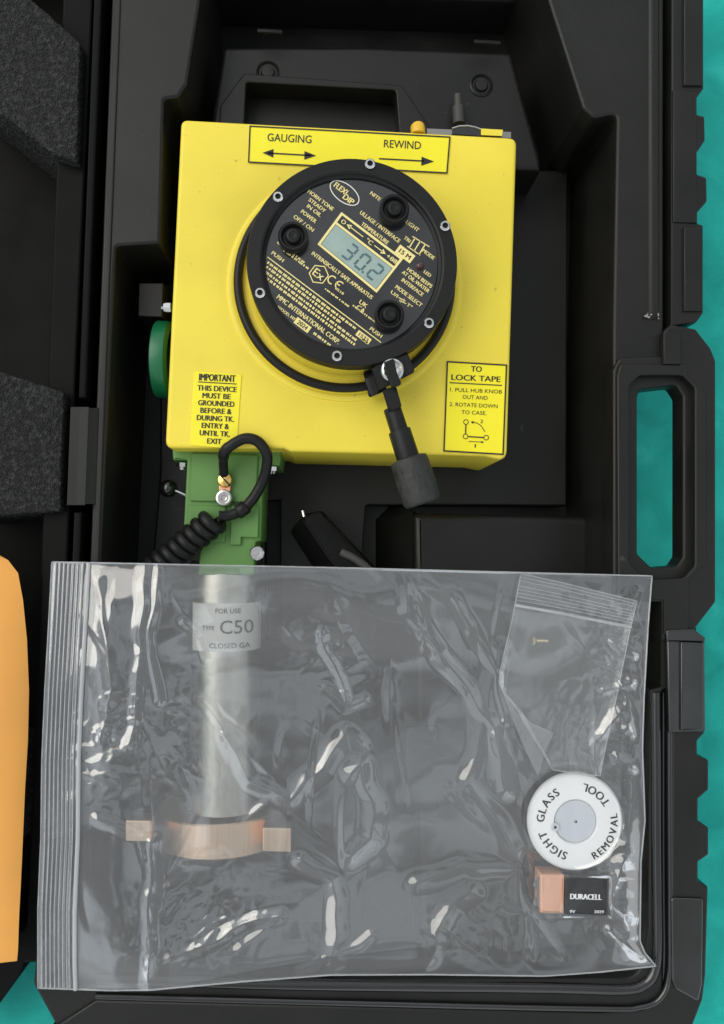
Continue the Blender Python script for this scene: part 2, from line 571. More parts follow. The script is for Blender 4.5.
# end wall of the handle recess, its slanted flank
mb.slab([(190, -100), (560, -100), (548, 2), (204, -8)], -0.068, -0.112, bevel=0.004)
mb.slab([(139, 283), (163, 283), (162, 317), (138, 316)], -0.030, -0.11, bevel=0.0006)
tray_floor = mb.build('tray_floor', CASE, case)
mb = MB()
mb.tube([U(459, 124, -0.034), U(458.2, 107, -0.034)], 0.0046, 18)
mb.tube([U(458.2, 107, -0.034), U(457.6, 95, -0.034)], 0.0030, 14)
mb.build('moulded_pin', DARKGREY, case)

# sloping gasket wall that runs round the lower end of the tray
mb = MB()
def path(pts, z, n=14):
    out = []
    for i in range(len(pts) - 1):
        p0 = Vector(pts[max(i - 1, 0)]); p1 = Vector(pts[i]); p2 = Vector(pts[i + 1]); p3 = Vector(pts[min(i + 2, len(pts) - 1)])
        for k in range(n):
            u = k / n
            q = 0.5 * ((2 * p1) + (p2 - p0) * u + (2 * p0 - 5 * p1 + 4 * p2 - p3) * u * u + (3 * p1 - p0 - 3 * p2 + p3) * u ** 3)
            out.append(U(q.x, q.y, z))
    out.append(U(pts[-1][0], pts[-1][1], z))
    return out
lip = [(655, 692), (655.5, 760), (656, 860), (657, 940), (654, 970), (643, 984), (620, 989), (540, 987), (300, 984), (98, 978)]
mb.tube(path(lip, -0.0010), 0.0040, 16)
lip2 = [(663, 692), (663, 860), (664, 960), (659, 985), (640, 997), (610, 1000), (300, 993), (95, 986)]
mb.tube(path(lip2, -0.006), 0.0036, 12)
mb.build('seal_lip', CASE_GLOSS, case)
mb = MB()
bead = [(669.5, 640), (669.5, 800), (670, 930), (669, 975), (660, 998), (640, 1007), (600, 1008.5), (400, 1004), (96, 996)]
mb.tube(path(bead, 0.001), 0.0021, 12)
mb.build('rim_bead', CASE_GLOSS, case)

# outer flange with the stepped outline of the stacking ribs
mb = MB()
rib = [(704, -130), (704, 88, 2), (697.5, 97, 3), (697.5, 114, 1), (705, 116, 2), (705.5, 140, 4), (697.5, 152, 3), (697.5, 174, 2), (707, 177, 3), (707.5, 201, 4), (698, 212, 3), (698, 223, 1),
       (703.6, 225), (703.6, 313, 2), (697, 322, 2), (697, 640, 1), (705, 642, 2), (705, 733, 2), (697.7, 741, 2), (697.7, 756, 2), (709, 760, 3), (709, 790, 3), (698.5, 799, 3), (698.5, 821, 2), (709, 828, 3), (709, 855, 3),
       (698.5, 862, 2), (698.5, 882, 2), (708.5, 887, 3), (706, 975, 0), (703, 1000, 10), (690, 1034, 10), (655, 1060, 10), (640, 1068), (70, 1052), (50, 1030), (96, 1000), (600, 1013, 0), (645, 1010, 12), (668, 990, 16), (672, 960, 0), (672, 630), (697, 628)]
rib1 = rib[:rib.index((697, 322, 2))] + [(697, 322, 2), (671, 326), (672, -130)]
rib2 = rib[rib.index((697, 640, 1)):]
mb.slab(rib1, 0.002, -0.030, bevel=0.0016)
mb.slab(rib2, 0.002, -0.030, bevel=0.0016)
mb.slab([(684, -130), (703, -130), (703, 85), (684, 85)], 0.0042, -0.01, bevel=0.0012)
mb.slab([(684, 227), (703, 227), (703, 311), (684, 311)], 0.0042, -0.01, bevel=0.0012)
mb.slab([(673, 90), (697, 91), (697, 223), (673, 222)], 0.0034, -0.01, bevel=0.0012)
mb.build('outer_flange', CASE, case)

# carrying handle
mb = MB()
grip_o = [(613, 370, 8), (619, 358, 4), (664, 356, 2), (664, 331, 0), (671, 324, 0), (696, 329, 2), (711, 348, 5), (716, 361, 6), (716, 602, 6), (696, 628, 3), (690, 640, 2), (662, 640, 0), (662, 602, 2), (613, 602, 3)]
big = [(629, 385, 10), (640, 375, 8), (683, 375, 10), (695, 388, 6), (695, 566, 8), (684, 578, 8), (645, 580, 10), (629, 562, 10)]
small = [(637.5, 398, 5), (640, 389, 3), (676, 385, 5), (683, 396, 5), (683, 557, 5), (677, 566, 5), (652, 568, 7), (637.5, 554, 5)]
mb.slab(grip_o, 0.0030, -0.020, [big], bevel=0.0016)
mb.slab(grip_o, -0.0028, -0.022, [small], bevel=0.0018, bres=3)
mb.slab([(620, 364, 4), (688, 364, 3), (688, 376, 4), (706, 392, 3), (706, 562, 3), (689, 579, 4), (689, 634), (664, 634), (664, 600), (618, 598, 4), (617, 376, 4)], 0.0048, 0.0, [big], bevel=0.0012)
mb.slab([(663.5, 332), (681, 332), (681, 364), (663.5, 364)], 0.0062, 0.0, bevel=0.001)
mb.build('carry_handle', CASE, case)

# latch
mb = MB()
mb.slab([(667, 640, 2), (705, 641, 3), (706, 732, 3), (669, 733, 2)], 0.0050, -0.02, bevel=0.0014)
mb.slab([(681, 642, 1), (704, 643, 2), (704, 730, 2), (681, 731, 1)], 0.0072, 0.0, bevel=0.0012)
mb.slab([(666, 630, 2), (694, 629, 2), (706, 638, 2), (705, 643, 1), (667, 642, 1)], 0.0062, 0.0, bevel=0.0014)
mb.build('latch', CASE_GLOSS, case)
mb = MB()
mb.slab([(671, 898), (704, 899), (703, 985), (699, 1003), (676, 990), (672, 980)], 0.0042, 0.0, r=3, bevel=0.0016)
mb.build('latch', CASE_GLOSS, case)
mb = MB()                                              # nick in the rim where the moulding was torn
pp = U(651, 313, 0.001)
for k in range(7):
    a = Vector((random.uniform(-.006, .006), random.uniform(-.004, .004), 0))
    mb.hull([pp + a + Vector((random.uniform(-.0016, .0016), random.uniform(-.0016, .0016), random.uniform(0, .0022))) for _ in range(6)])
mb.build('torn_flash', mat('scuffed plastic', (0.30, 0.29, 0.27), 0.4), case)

# lid, hinged along the left
LID = mat('black lid plastic', (0.0045, 0.0045, 0.0043), 0.5, bump=0.25, bscale=1500, var=0.15, vscale=30, spec=0.09)
slit = [(hx(410, -33), 412), (hx(410, -28), 410), (hx(505, -28), 503), (hx(505, -34), 505)]
mb = MB()
lid_o = [(hx(-130, -18), -130), (hx(960, -24), 958, 3), (42, 962, 2), (25, 963, 1), (20, 976, 3), (-2, 1006, 8), (-26, 1030, 10), (-60, 1044), (-260, 1040), (-260, -130)]
lid_i = [(hx(-110, -49), -110), (hx(930, -49), 930, 10), (-220, 930), (-220, -110)]
mb.slab(lid_o, -0.012, -0.100, [lid_i, slit], bevel=0.002)
sliti = [(p[0] * 0.98 - 6, p[1]) for p in slit]
mb.slab(lid_o, -0.090, -0.104, [slit], bevel=0.001)
for (ya, yb) in ((-130, 398), (512, 955)):
    mb.slab([(hx(ya, -18), ya), (hx(ya, -10), ya), (hx(yb, -10), yb), (hx(yb, -18), yb)], 0.001, -0.07, bevel=0.0016)
mb.build('lid', LID, case)
# hinge knuckle, an angular bar in three facets
mb = MB()
def bar(y0, y1, prof):
    pts = []
    for y in (y0, y1):
        for (ox, z) in prof:
            pts.append(U(hx(y, ox), y, z))
    mb.hull(pts)
bar(407, 505, [(-25, -0.03), (-25, 0.001), (-16, 0.005), (-15, 0.005)])
bar(407, 505, [(-15, 0.006), (-7, 0.006), (-15, -0.03), (-7, -0.03)])
bar(408, 504, [(-6.9, 0.005), (4, 0.0005), (-6.9, -0.03), (4, -0.03)])
mb.build('hinge', CASE, case, ang=20)

# ------------------------------------------------------------------ foam blocks in the lid
def foam(poly, z1, z0, label, tint):
    mb = MB()
    mb.slab(poly, z1, z0, bevel=0.001)
    o = mb.build('foam_block', FOAM)
    rm = o.modifiers.new('grain', 'REMESH')
    rm.mode = 'VOXEL'
    rm.voxel_size = 0.0011
    rm.use_smooth_shade = True
    tx = bpy.data.textures.new('foam_pores', 'CLOUDS')
    tx.noise_scale = 0.0022
    tx.noise_depth = 3
    ds = o.modifiers.new('pores', 'DISPLACE')
    ds.texture = tx
    ds.strength = 0.0026
    ds.mid_level = 0.6
    ds.texture_coords = 'LOCAL'
    tag(o, label, 'foam block', 'foam blocks in the lid')
    return o
foam([(-60, -70), (26, -6), (80, 42), (77, 161), (54, 155), (0, 113), (-60, 66)], -0.001, -0.088, 'charcoal foam block cut at a slant, at the top of the lid', 0)
foam([(-60, 362), (0, 371), (64, 392), (60, 511), (0, 516), (-60, 518)], -0.001, -0.088, 'charcoal foam block with square edge beside the hinge', 0)
foam([(-60, 745), (22, 748), (37, 757), (36, 828), (22, 840), (-60, 842)], -0.022, -0.088, 'dark foam piece mostly covered by the orange envelope', 0)

# ------------------------------------------------------------------ envelope
mb = MB()
edge = [(553, -4), (560, 8), (573, 18), (600, 23), (640, 27), (690, 29), (740, 28), (790, 25), (860, 22), (920, 19), (950, 18), (961, 17)]
NU = 26
rows = []
for i, (y, xr) in enumerate(edge):
    row = []
    for k in range(NU + 1):
        u = k / NU
        x = lerp(-170, xr, u)
        yy = y + (0 if i else 0) + (1 - u) * ((y - 757) * 0.10)
        v = i / (len(edge) - 1)
        z = 0.004 + 0.014 * (1 - u ** 6) * (0.35 + 0.65 * math.sin(PI * min(1, max(0, (y - 545) / 420)))) + 0.0014 * noise.noise(Vector((x * .02, y * .02, 3))) + 0.0010 * abs(noise.noise(Vector((x * .035 + y * .01, y * .006, 8))))
        row.append((x, yy, z))
    rows.append(row)
vt = [[mb.bm.verts.new(U(*p)) for p in r] for r in rows]
vb = [[mb.bm.verts.new(U(p[0], p[1], 0.004 - (p[2] - 0.004) * 0.6)) if 0 < i < len(rows) - 1 and 0 < k < NU else None for k, p in enumerate(r)] for i, r in enumerate(rows)]
for i in range(len(rows) - 1):
    for k in range(NU):
        mb.bm.faces.new((vt[i][k], vt[i][k + 1], vt[i + 1][k + 1], vt[i + 1][k]))
        g = lambda a, c: vb[a][c] or vt[a][c]
        try:
            mb.bm.faces.new((g(i, k), g(i + 1, k), g(i + 1, k + 1), g(i, k + 1)))
        except ValueError:
            pass
tag(mb.build('envelope', MANILA, ang=60), 'plump orange manila envelope lying in the lid', 'envelope')

# ------------------------------------------------------------------ the gauge
g = thing('tape_gauge', 'yellow tank tape gauge with round black dial and crank, in the open case', 'gauge', (-0.01, 0.17, FZ))
mb = MB()
mb.slab([(181, 119, 7), (517, 137.5, 8), (507, 461, 9), (484, 456, 0), (291, 451.5, 5), (284, 448.5, 2), (165, 448, 8)], 0.0, FZ + 0.001, bevel=0.0026, bres=4)
housing = mb.build('housing', YELLOW, g)
k0 = mpp(0.002)
mb = MB()
hub_o = U(345, 283.5, 0.004) - Vector((0, 0, 0.004))
mb.lathe([(119.5 * k0, -0.001), (119 * k0, 0.0010), (117 * k0, 0.0016), (113 * k0, 0.0016), (112 * k0, 0.0012), (111 * k0, 0.0028), (109.5 * k0, 0.0034), (96 * k0, 0.0034), (94 * k0, 0.0045), (93 * k0, 0.022), (0, 0.022)], hub_o, n=128)
mb.build('hub', YELLOW, g)
mb = MB()
mb.tube([hub_o + Vector((math.cos(a) * 107 * k0, math.sin(a) * 107 * k0, 0.0062)) for a in [2 * PI * i / 120 for i in range(120)]], 0.0033, 14, closed=True)
mb.build('rubber_ring', RUBBER, g)

# dial head
HZ = 0.037
k1 = mpp(HZ)
hc = U(352.5, 261.5, HZ)
mb = MB()
mb.lathe([(60 * k1, -0.017), (100 * k1, -0.017), (106.5 * k1, -0.0145), (107.3 * k1, -0.0125), (107.3 * k1, -0.0012), (106.9 * k1, -0.0004), (106.0 * k1, 0.0), (94 * k1, 0.0), (92 * k1, -0.0006), (90.8 * k1, -0.0020), (88.5 * k1, -0.0030), (88 * k1, -0.0065), (60 * k1, -0.0065)], hc, n=128)
dial_ring = mb.build('dial_ring', BLACK, g, ang=24)
def cap_screw(mb, p, ax=(0, 0, 1), r=0.0035):
    mb.lathe([(r * .95, -0.0012), (r, -0.0008), (r, 0.0006), (r * .85, 0.0012), (r * .56, 0.0012), (r * .52, 0.0008), (r * .50, -0.0016), (0, -0.0017)], p, ax, n=20)
first = None
for (x, y) in ((370, 164), (445, 226), (429, 323), (337, 356), (260, 293), (278, 197)):
    p = U(x, y, HZ + 0.0006)
    if first is None:
        mb = MB(); cap_screw(mb, p)
        first = mb.build('screw', CHROME, dial_ring)
        off = WORLD_AT[first.name] - p
    else:
        dup(first, p + off, dial_ring)
DZ = HZ - 0.0045                                       # printed face
fc = U(349.5, 262, DZ)
mb = MB()
kd = mpp(DZ)
mb.lathe([(90 * kd, -0.002), (90 * kd, 0.0), (0, 0.0)], fc, n=128)
dial_face = mb.build('dial_face', DIAL, g)

# printing on the face (all lines run 37 degrees down to the right)
A = 37.0
Z1, Z2, Z3 = DZ + 0.00025, DZ + 0.0005, DZ + 0.00075
CLIP = (349.5, 262, 87)
mb = MB()
B = 0.012
for (s, x, y, w, h) in (('HORN TONE', 320.8, 200.2, 31, 3.7), ('STEADY', 317.3, 205.3, 20, 3.7), ('IN OIL', 314.3, 210.6, 17, 3.7), ('POWER', 308.8, 216.4, 18, 3.9),
                        ('OFF / ON', 303.8, 223.3, 24, 3.9), ('NITE', 375.6, 196.2, 12, 3.6), ('LIGHT', 412.6, 226, 15, 3.8), ('ULLAGE / INTERFACE', 380.2, 226.8, 49, 3.9),
                        ('TEMPERATURE', 375, 233.2, 33, 3.9), ('TRI', 407.3, 239.3, 7, 3.4), ('MODE', 428.6, 254.3, 14, 3.7), ('LED', 427.5, 273.6, 8, 3.2), ('HORN BEEPS', 419.8, 277.8, 30, 3.7),
                        ('AT OIL-WATER', 415.8, 281.6, 33, 3.7), ('INTERFACE', 412.6, 287.2, 26, 3.7), ('MODE SELECT', 408.8, 296, 32, 3.9), ('U/I', 394.5, 294.0, 8, 3.4), ('T°', 409.5, 305.8, 6, 3.4),
                        ('INTRINSICALLY SAFE APPARATUS', 342.3, 275.3, 75, 3.9), ('UK', 363.5, 304, 9, 4.2), ('CA', 361, 309, 9, 4.2), ('PUSH', 376, 332.4, 14, 3.7), ('PUSH', 277.8, 256.6, 14, 3.7),
                        ('MMC INTERNATIONAL CORP.', 308.5, 319.3, 77, 4.7), ('WOOD, NY', 286.5, 313.2, 22, 3.0), ('0518', 339.5, 291, 10, 2.3)):
    mb.text(s, x, y, w, h, A, Z1, B, CLIP)
def rot(x, y, lx, ly):
    a = math.radians(A)
    return (x + lx * math.cos(a) - ly * math.sin(a), y + lx * math.sin(a) + ly * math.cos(a))
def ring(mb, x, y, rx, ry, w, z, n=40, ph=0.0):
    for k in range(n):
        a0, a1 = ph + 2 * PI * k / n, ph + 2 * PI * (k + 1) / n
        mb.quad([rot(x, y, rx * math.cos(a0), ry * math.sin(a0)), rot(x, y, rx * math.cos(a1), ry * math.sin(a1)),
                 rot(x, y, (rx - w) * math.cos(a1), (ry - w) * math.sin(a1)), rot(x, y, (rx - w) * math.cos(a0), (ry - w) * math.sin(a0))], z)
# hexagon with Ex, CE mark
ring(mb, 318.8, 274.3, 10.2, 10.2, 1.1, Z1, 6, PI / 6 + 0.0)
mb.text('Ex', 318.8, 274.3, 11.5, 8, A, Z1, 0.006)
def arc(mb, x, y, r, w, a0, a1, z, n=14):
    for k in range(n):
        u, v = math.radians(lerp(a0, a1, k / n)), math.radians(lerp(a0, a1, (k + 1) / n))
        mb.quad([rot(x, y, r * math.cos(u), r * math.sin(u)), rot(x, y, r * math.cos(v), r * math.sin(v)), rot(x, y, (r - w) * math.cos(v), (r - w) * math.sin(v)), rot(x, y, (r - w) * math.cos(u), (r - w) * math.sin(u))], z)
arc(mb, 332, 280, 4.6, 1.2, 60, 300, Z1)
arc(mb, 339.5, 285.5, 4.6, 1.2, 60, 300, Z1)
mb.line(rot(339.5, 285.5, -4, 0), rot(339.5, 285.5, 0.5, 0), 1.1, Z1)
# rows of print too fine to read: short worn dashes
def dashes(x, y, length, h, seed):
    r = random.Random(seed)
    p = -length / 2
    while p < length / 2:
        w = r.uniform(1.4, 5.5)
        a0 = rot(x, y, p, 0); a1 = rot(x, y, min(p + w, length / 2), 0)
        if all((q[0] - CLIP[0]) ** 2 + (q[1] - CLIP[1]) ** 2 < CLIP[2] ** 2 for q in (a0, a1)):
            n = max(1, int(w / 1.5))
            for i in range(n):
                q0 = rot(x, y, p + i * w / n, 0); q1 = rot(x, y, p + (i + 0.80) * w / n, 0)
                mb.line(q0, q1, h * r.uniform(0.75, 1.0), Z1)
        p += w + r.uniform(0.7, 1.3)
mb.line((267.5, 257), (381, 342.5), 1.0, Z1)
for i, (off, L) in enumerate(((4.2, 110), (8.4, 92), (13.2, 116), (17.6, 118))):
    x, y = rot(324.3, 299.7, (-13, -20, -11, -6)[i], off)
    dashes(x, y, L, 2.7, i + 3)
dashes(335.5, 296.5, 26, 1.9, 31); dashes(366.5, 315.5, 34, 1.9, 32)
dashes(291, 252.5, 34, 2.3, 33); dashes(295.5, 259, 30, 2.2, 36)
dashes(320.5, 338.0, 17, 2.7, 34); dashes(367.5, 343.2, 14, 2.4, 35)
# tri mode ladder sign
for s_ in (-6, 0, 6):
    q = rot(417.2, 246, s_, 0)
    mb.line((q[0] + 3.2, q[1] - 5.2), (q[0] - 3.2, q[1] + 5.2), 1.2, Z1)
mb.line((417.2 - 4 + 3.2 - 4, 246 - 3.4 - 5.2 - 1), (417.2 + 7 + 3.2 + 2, 246 + 4 - 5.2 + 2), 1.0, Z1)
mb.line((417.2 - 6 - 4, 246 - 4 + 5.2 - 1), (417.2 + 5 - 2, 246 + 5 + 5.2 - 1), 1.0, Z1)
# arrows by the mode button
mb.line((398.5, 297.5), (404.5, 300.5), 0.9, Z1)
mb.quad([(405.8, 301.2), (402.8, 301.6), (403.9, 298.4)], Z1)
mb.line((400.2, 300.6), (406.2, 303.8), 0.9, Z1)
mb.quad([(399, 300), (402, 299.7), (400.9, 302.9)], Z1)
# small yellow tags
def tagbox(x, y, w, h):
    mb.quad([rot(x, y, -w / 2, -h / 2), rot(x, y, w / 2, -h / 2), rot(x, y, w / 2, h / 2), rot(x, y, -w / 2, h / 2)], Z1)
tagbox(405, 254, 19, 9.5)
tagbox(302.5, 325, 17.5, 7.2)
tagbox(363.5, 337.2, 16, 6.2)
# window frame
Q = [Vector(p) for p in ((341.4, 212.0), (403.3, 258.6), (376.6, 292.8), (317.4, 244.3))]
def q(u, v):
    p = Q[0].lerp(Q[1], u).lerp(Q[3].lerp(Q[2], u), v)
    return (p.x, p.y)
def qq(mb, u0, v0, u1, v1, z):
    mb.quad([q(u0, v0), q(u1, v0), q(u1, v1), q(u0, v1)], z)
qq(mb, 0, 0, 1, 0.055, Z1); qq(mb, 0, .945, 1, 1, Z1); qq(mb, 0, .055, .033, .945, Z1); qq(mb, .967, .055, 1, .945, Z1); qq(mb, .033, .27, .967, .325, Z1)
x, y = q(.10, .163); mb.text('O', x, y, 4.6, 4.2, A, Z1, B)
x, y = q(.52, .163); mb.text('°C', x, y, 7, 4.2, A, Z1, B)
x, y = q(.885, .163); mb.text('+88', x, y, 12, 4.2, A, Z1, B)
mb.line(q(.19, .163), q(.42, .163), 0.9, Z1); mb.quad([q(.15, .163), q(.215, .10), q(.215, .226)], Z1)
mb.line(q(.60, .163), q(.74, .163), 0.9, Z1); mb.quad([q(.785, .163), q(.72, .10), q(.72, .226)], Z1)
# logo lettering in the oval
x, y = rot(344.6, 193, -4.5, -1.3); mb.text('FLEXI-', x, y, 17, 5.6, A, Z1, 0.02)
x, y = rot(344.6, 193, 7, 2.6); mb.text('DIP', x, y, 11.5, 5.6, A, Z1, 0.02)
mb.build('face_lettering', CREAM, dial_face, flat=True)
mb = MB()
ring(mb, 344.6, 193, 17.2, 9.3, 0.9, Z1)
mb.build('logo_oval', PALE, dial_face, flat=True)
mb = MB()
mb.text('15 M', 405, 254, 13, 4.4, A, Z2, 0.012)
mb.build('tag_lettering', INK, dial_face, flat=True)
mb = MB()
mb.text('2024', 302.5, 325, 11.5, 4.4, A, Z2, 0.008)
mb.build('tag_lettering', INK, dial_face, flat=True)
mb = MB()
mb.text('1533', 363.5, 337.2, 11, 3.6, A, Z2, 0.008)
mb.build('tag_lettering', INK, dial_face, flat=True)
# liquid crystal display
mb = MB()
qq(mb, .04, .335, .96, .935, Z1)
disp = mb.build('display', LCD, dial_face, flat=True)
mb = MB()
SEG = {'3': 'abgcd', '0': 'abcdef', '2': 'abged'}
def digit(ch, u0, v0, du, dv, ww=0.055):
    S = {'a': ((0, 0), (1, 0)), 'b': ((1, 0), (1, .5)), 'c': ((1, .5), (1, 1)), 'd': ((0, 1), (1, 1)), 'e': ((0, .5), (0, 1)), 'f': ((0, 0), (0, .5)), 'g': ((0, .5), (1, .5))}
    for s_ in SEG[ch]:
        (ax, ay), (bx, by) = S[s_]
        sl = -0.16
        def P(xx, yy):
            return q(u0 + (xx + (yy - .5) * sl) * du, v0 + yy * dv)
        a_, b_ = Vector(P(ax, ay)), Vector(P(bx, by))
        d_ = (b_ - a_)
        mb.line(a_ + d_ * 0.10, b_ - d_ * 0.10, 2.0, Z2)
digit('3', .34, .45, .115, .38)
digit('0', .55, .45, .115, .38)
x, y = q(.69, .83); mb.quad([(x - 1, y - 1), (x + 1, y - 1), (x + 1, y + 1), (x - 1, y + 1)], Z2)
digit('2', .76, .45, .115, .38)
mb.build('digits', LCDINK, dial_face, flat=True)
# push buttons
first = None
for (x, y) in ((293, 235.5), (394.5, 208), (389.5, 314)):
    p = U(x, y, DZ + 0.008)
    if first is None:
        mb = MB()
        k = mpp(DZ + 0.008)
        mb.lathe([(15 * k, -0.0085), (15.6 * k, -0.006), (15.2 * k, -0.001), (14 * k, 0.0), (12.3 * k, 0.0), (11 * k, -0.0012), (10 * k, -0.003), (8.2 * k, -0.003), (7.8 * k, -0.0005), (6.6 * k, 0.0006), (4, 0.0) if False else (4.4 * k, 0.0008), (3.6 * k, 0.0003), (0, 0.0)], p, n=48)
        first = mb.build('button', RUBBER, dial_face)
        off = WORLD_AT[first.name] - p
    else:
        dup(first, p + off, dial_face)
mb = MB()
k = mpp(DZ)
mb.lathe([(4.2 * k, 0.0), (4.0 * k, 0.001), (2.6 * k, 0.0022), (0, 0.0027)], U(420, 266.5, DZ), n=24)
mb.build('indicator_lamp', LEDM, dial_face)

# crank
mb = MB()
mb.hull([U(x, y, z) for (x, y) in ((371, 367), (408, 353.5), (415, 372), (379, 391)) for z in (0.016, 0.0355)])
mb.hull([U(x, y, z) for (x, y) in ((382, 390), (396, 386), (402, 407), (389, 413)) for z in (0.020, 0.034)])
bmesh.ops.bevel(mb.bm, geom=list(mb.bm.edges), offset=0.0008, segments=2, affect='EDGES', clamp_overlap=True)
ca = U(392, 408, 0.027)
cb = U(423, 504, 0.027)
ax = (cb - ca)
L = ax.length
axn = ax.normalized()
kk = mpp(0.027)
mb.lathe([(0, 0), (8.6 * kk, 0), (9 * kk, 0.0006), (9.2 * kk, .24 * L), (0, .24 * L)], ca, axn, n=32)
mb.lathe([(0, 0), (11.0 * kk, 0), (11.5 * kk, 0.0006), (11.8 * kk, .30 * L), (0, .30 * L)], ca + ax * .235, axn, n=32)
crank = mb.build('crank', BLACK, g)
mb = MB()
mb.hull([U(x, y, z) for (x, y) in ((363, 372), (380, 366), (387, 390), (369, 398)) for z in (0.0048, 0.0155)])
bmesh.ops.bevel(mb.bm, geom=list(mb.bm.edges), offset=0.0008, segments=2, affect='EDGES', clamp_overlap=True)
mb.build('crank_bracket', CASE_GLOSS, crank)
mb = MB()
NK = 60
prof = [(0, .52 * L), (15 * kk, .52 * L), (18.6 * kk, .535 * L), (19.2 * kk, .56 * L), (19.6 * kk, .7 * L), (19.6 * kk, .82 * L), (19.4 * kk, .95 * L), (18.4 * kk, .985 * L), (16 * kk, 1.0 * L), (0, 1.0 * L)]
mb.lathe(prof, ca, axn, n=NK)
bmesh.ops.subdivide_edges(mb.bm, edges=list(mb.bm.edges), cuts=2, use_grid_fill=True)
for v in mb.bm.verts:
    rel = v.co - ca
    h = rel.dot(axn)
    rad = rel - axn * h
    if rad.length > 17 * kk and .57 * L < h < .93 * L:
        n = noise.noise(v.co * 330) + 0.6 * noise.noise(v.co * 700)
        v.co += rad.normalized() * 0.0004 * n
mb.build('knob', GRIP, crank, ang=50)
mb = MB()
cp = U(392.5, 370, 0.037)
k = mpp(0.037)
mb.lathe([(12 * k, -0.002), (12 * k, 0.0006), (11 * k, 0.0014), (9.4 * k, 0.0016), (8.4 * k, 0.0002), (6, 0) if False else (5.0 * k, 0.0014), (0, 0.0018)], cp, n=40)
pin = mb.build('pin', CHROME, crank)
mb = MB()
mb.slab([(384, 362, 2), (394, 358, 2), (397, 372, 2), (402, 384, 3), (392, 388, 3), (385, 372, 2)], 0.0405, 0.0372, bevel=0.0008)  # black shape standing for the dark reflection in the chrome pin
mb.build('pin_reflection', BLACK, crank)

# stickers
def sticker(quad_, z=0.0006):
    mb = MB()
    mb.slab(quad_, z, 0.0001, r=1.2, bevel=0.00005)
    return mb.build('sticker', STICKER, g)
def frame(mb, quad_, w, z, inset=0.6):
    c = sum((Vector(p) for p in quad_), Vector((0, 0))) / 4
    P = [Vector(p) + (c - Vector(p)).normalized() * inset for p in quad_]
    for i in range(4):
        a_, b_ = P[i], P[(i + 1) % 4]
        d_ = (b_ - a_).normalized() * w / 2
        mb.line(a_ - d_, b_ + d_, w, z + i * 0.00002)
sq = [(249.5, 126), (450.5, 137), (447.5, 173), (248, 162)]
s1 = sticker(sq)
mb = MB()
ZT = 0.0009
frame(mb, sq, 1.4, ZT)
mb.text('GAUGING', 289.5, 138.2, 44, 7.6, 3.0, ZT, 0.004)
mb.text('REWIND', 402.5, 144.4, 37, 7.6, 3.0, ZT, 0.004)
mb.line((268, 153), (311, 155.4), 1.4, ZT)
mb.quad([(262.5, 152.7), (273.5, 149.0), (273.3, 157.4)], ZT)
mb.quad([(316, 155.6), (304.5, 151), (304.2, 159.6)], ZT)
mb.line((379, 158.6), (424, 161), 1.4, ZT)
mb.quad([(434, 161.5), (421.6, 156.6), (421.2, 165.6)], ZT)
mb.build('sticker_lettering', INK, s1, flat=True)
s2 = sticker([(194, 371), (241.5, 374.6), (236.5, 449), (190, 445)])
mb = MB()
for (s, x, y, w, h, bo) in (('IMPORTANT', 217.3, 377.8, 36, 6.6, .025), ('THIS DEVICE', 217, 388.6, 39, 5.2, .02), ('MUST BE', 216.6, 396, 28, 5.2, .02), ('GROUNDED', 216.3, 403.4, 36, 5.2, .02), ('BEFORE &', 216, 410.9, 31, 5.2, .02),
                            ('DURING TK.', 215.5, 418.4, 37, 5.2, .02), ('ENTRY &', 215.3, 425.9, 27, 5.2, .02), ('UNTIL TK.', 214.8, 433.4, 30, 5.2, .02), ('EXIT', 214.3, 441.2, 14, 5.2, .02)):
    mb.text(s, x, y, w, h, 2.8, ZT, bo)
mb.line((198, 381.8), (236.5, 384), 0.9, ZT)
mb.build('sticker_lettering', INK, s2, flat=True)
sq = [(447, 361), (507, 364.5), (503.5, 455), (443.5, 451.5)]
s3 = sticker(sq)
mb = MB()
frame(mb, sq, 1.5, ZT, 0.8)
a3 = 2.6
for (s, x, y, w, h, bo) in (('TO', 476.5, 369, 10.5, 5.4, .016), ('LOCK TAPE', 476, 378.2, 49, 5.4, .016), ('1. PULL HUB KNOB', 476, 390.6, 52, 3.7, 0), ('OUT AND', 475.2, 397.4, 25, 3.7, 0), ('2. ROTATE DOWN', 473.6, 405.2, 48, 3.7, 0),
                            ('TO CASE.', 474, 412.6, 25, 3.7, 0), ('2', 481.8, 421.3, 2.6, 3.4, 0), ('1', 475.3, 445.8, 1.2, 3.4, 0)):
    mb.text(s, x, y, w, h, a3, ZT, bo)
mb.line((449.5, 382.6), (502, 385.4), 1.0, ZT)
A_keep = A
A = 0
for (x, y) in ((466, 422), (465.6, 436.4), (486.2, 437.6)):
    ring(mb, x, y, 2.7, 2.7, 0.7, ZT, 20)
A = A_keep
mb.line((465.9, 424.7), (465.7, 433.7), 1.2, ZT)
mb.line((468.4, 436.6), (483.5, 437.5), 1.2, ZT)
pa = [(472.5, 422.2), (477, 423), (481, 425.6), (485, 431.8)]
for a_, b_ in zip(pa, pa[1:]):
    mb.line(a_, b_, 0.7, ZT)
mb.quad([(470.6, 422), (473.6, 420.8), (473.4, 423.8)], ZT)
mb.line((468.5, 441.4), (482, 442), 0.6, ZT)
mb.quad([(484, 442.2), (481.4, 440.8), (481.3, 443.4)], ZT)
mb.build('sticker_lettering', INK, s3, flat=True)

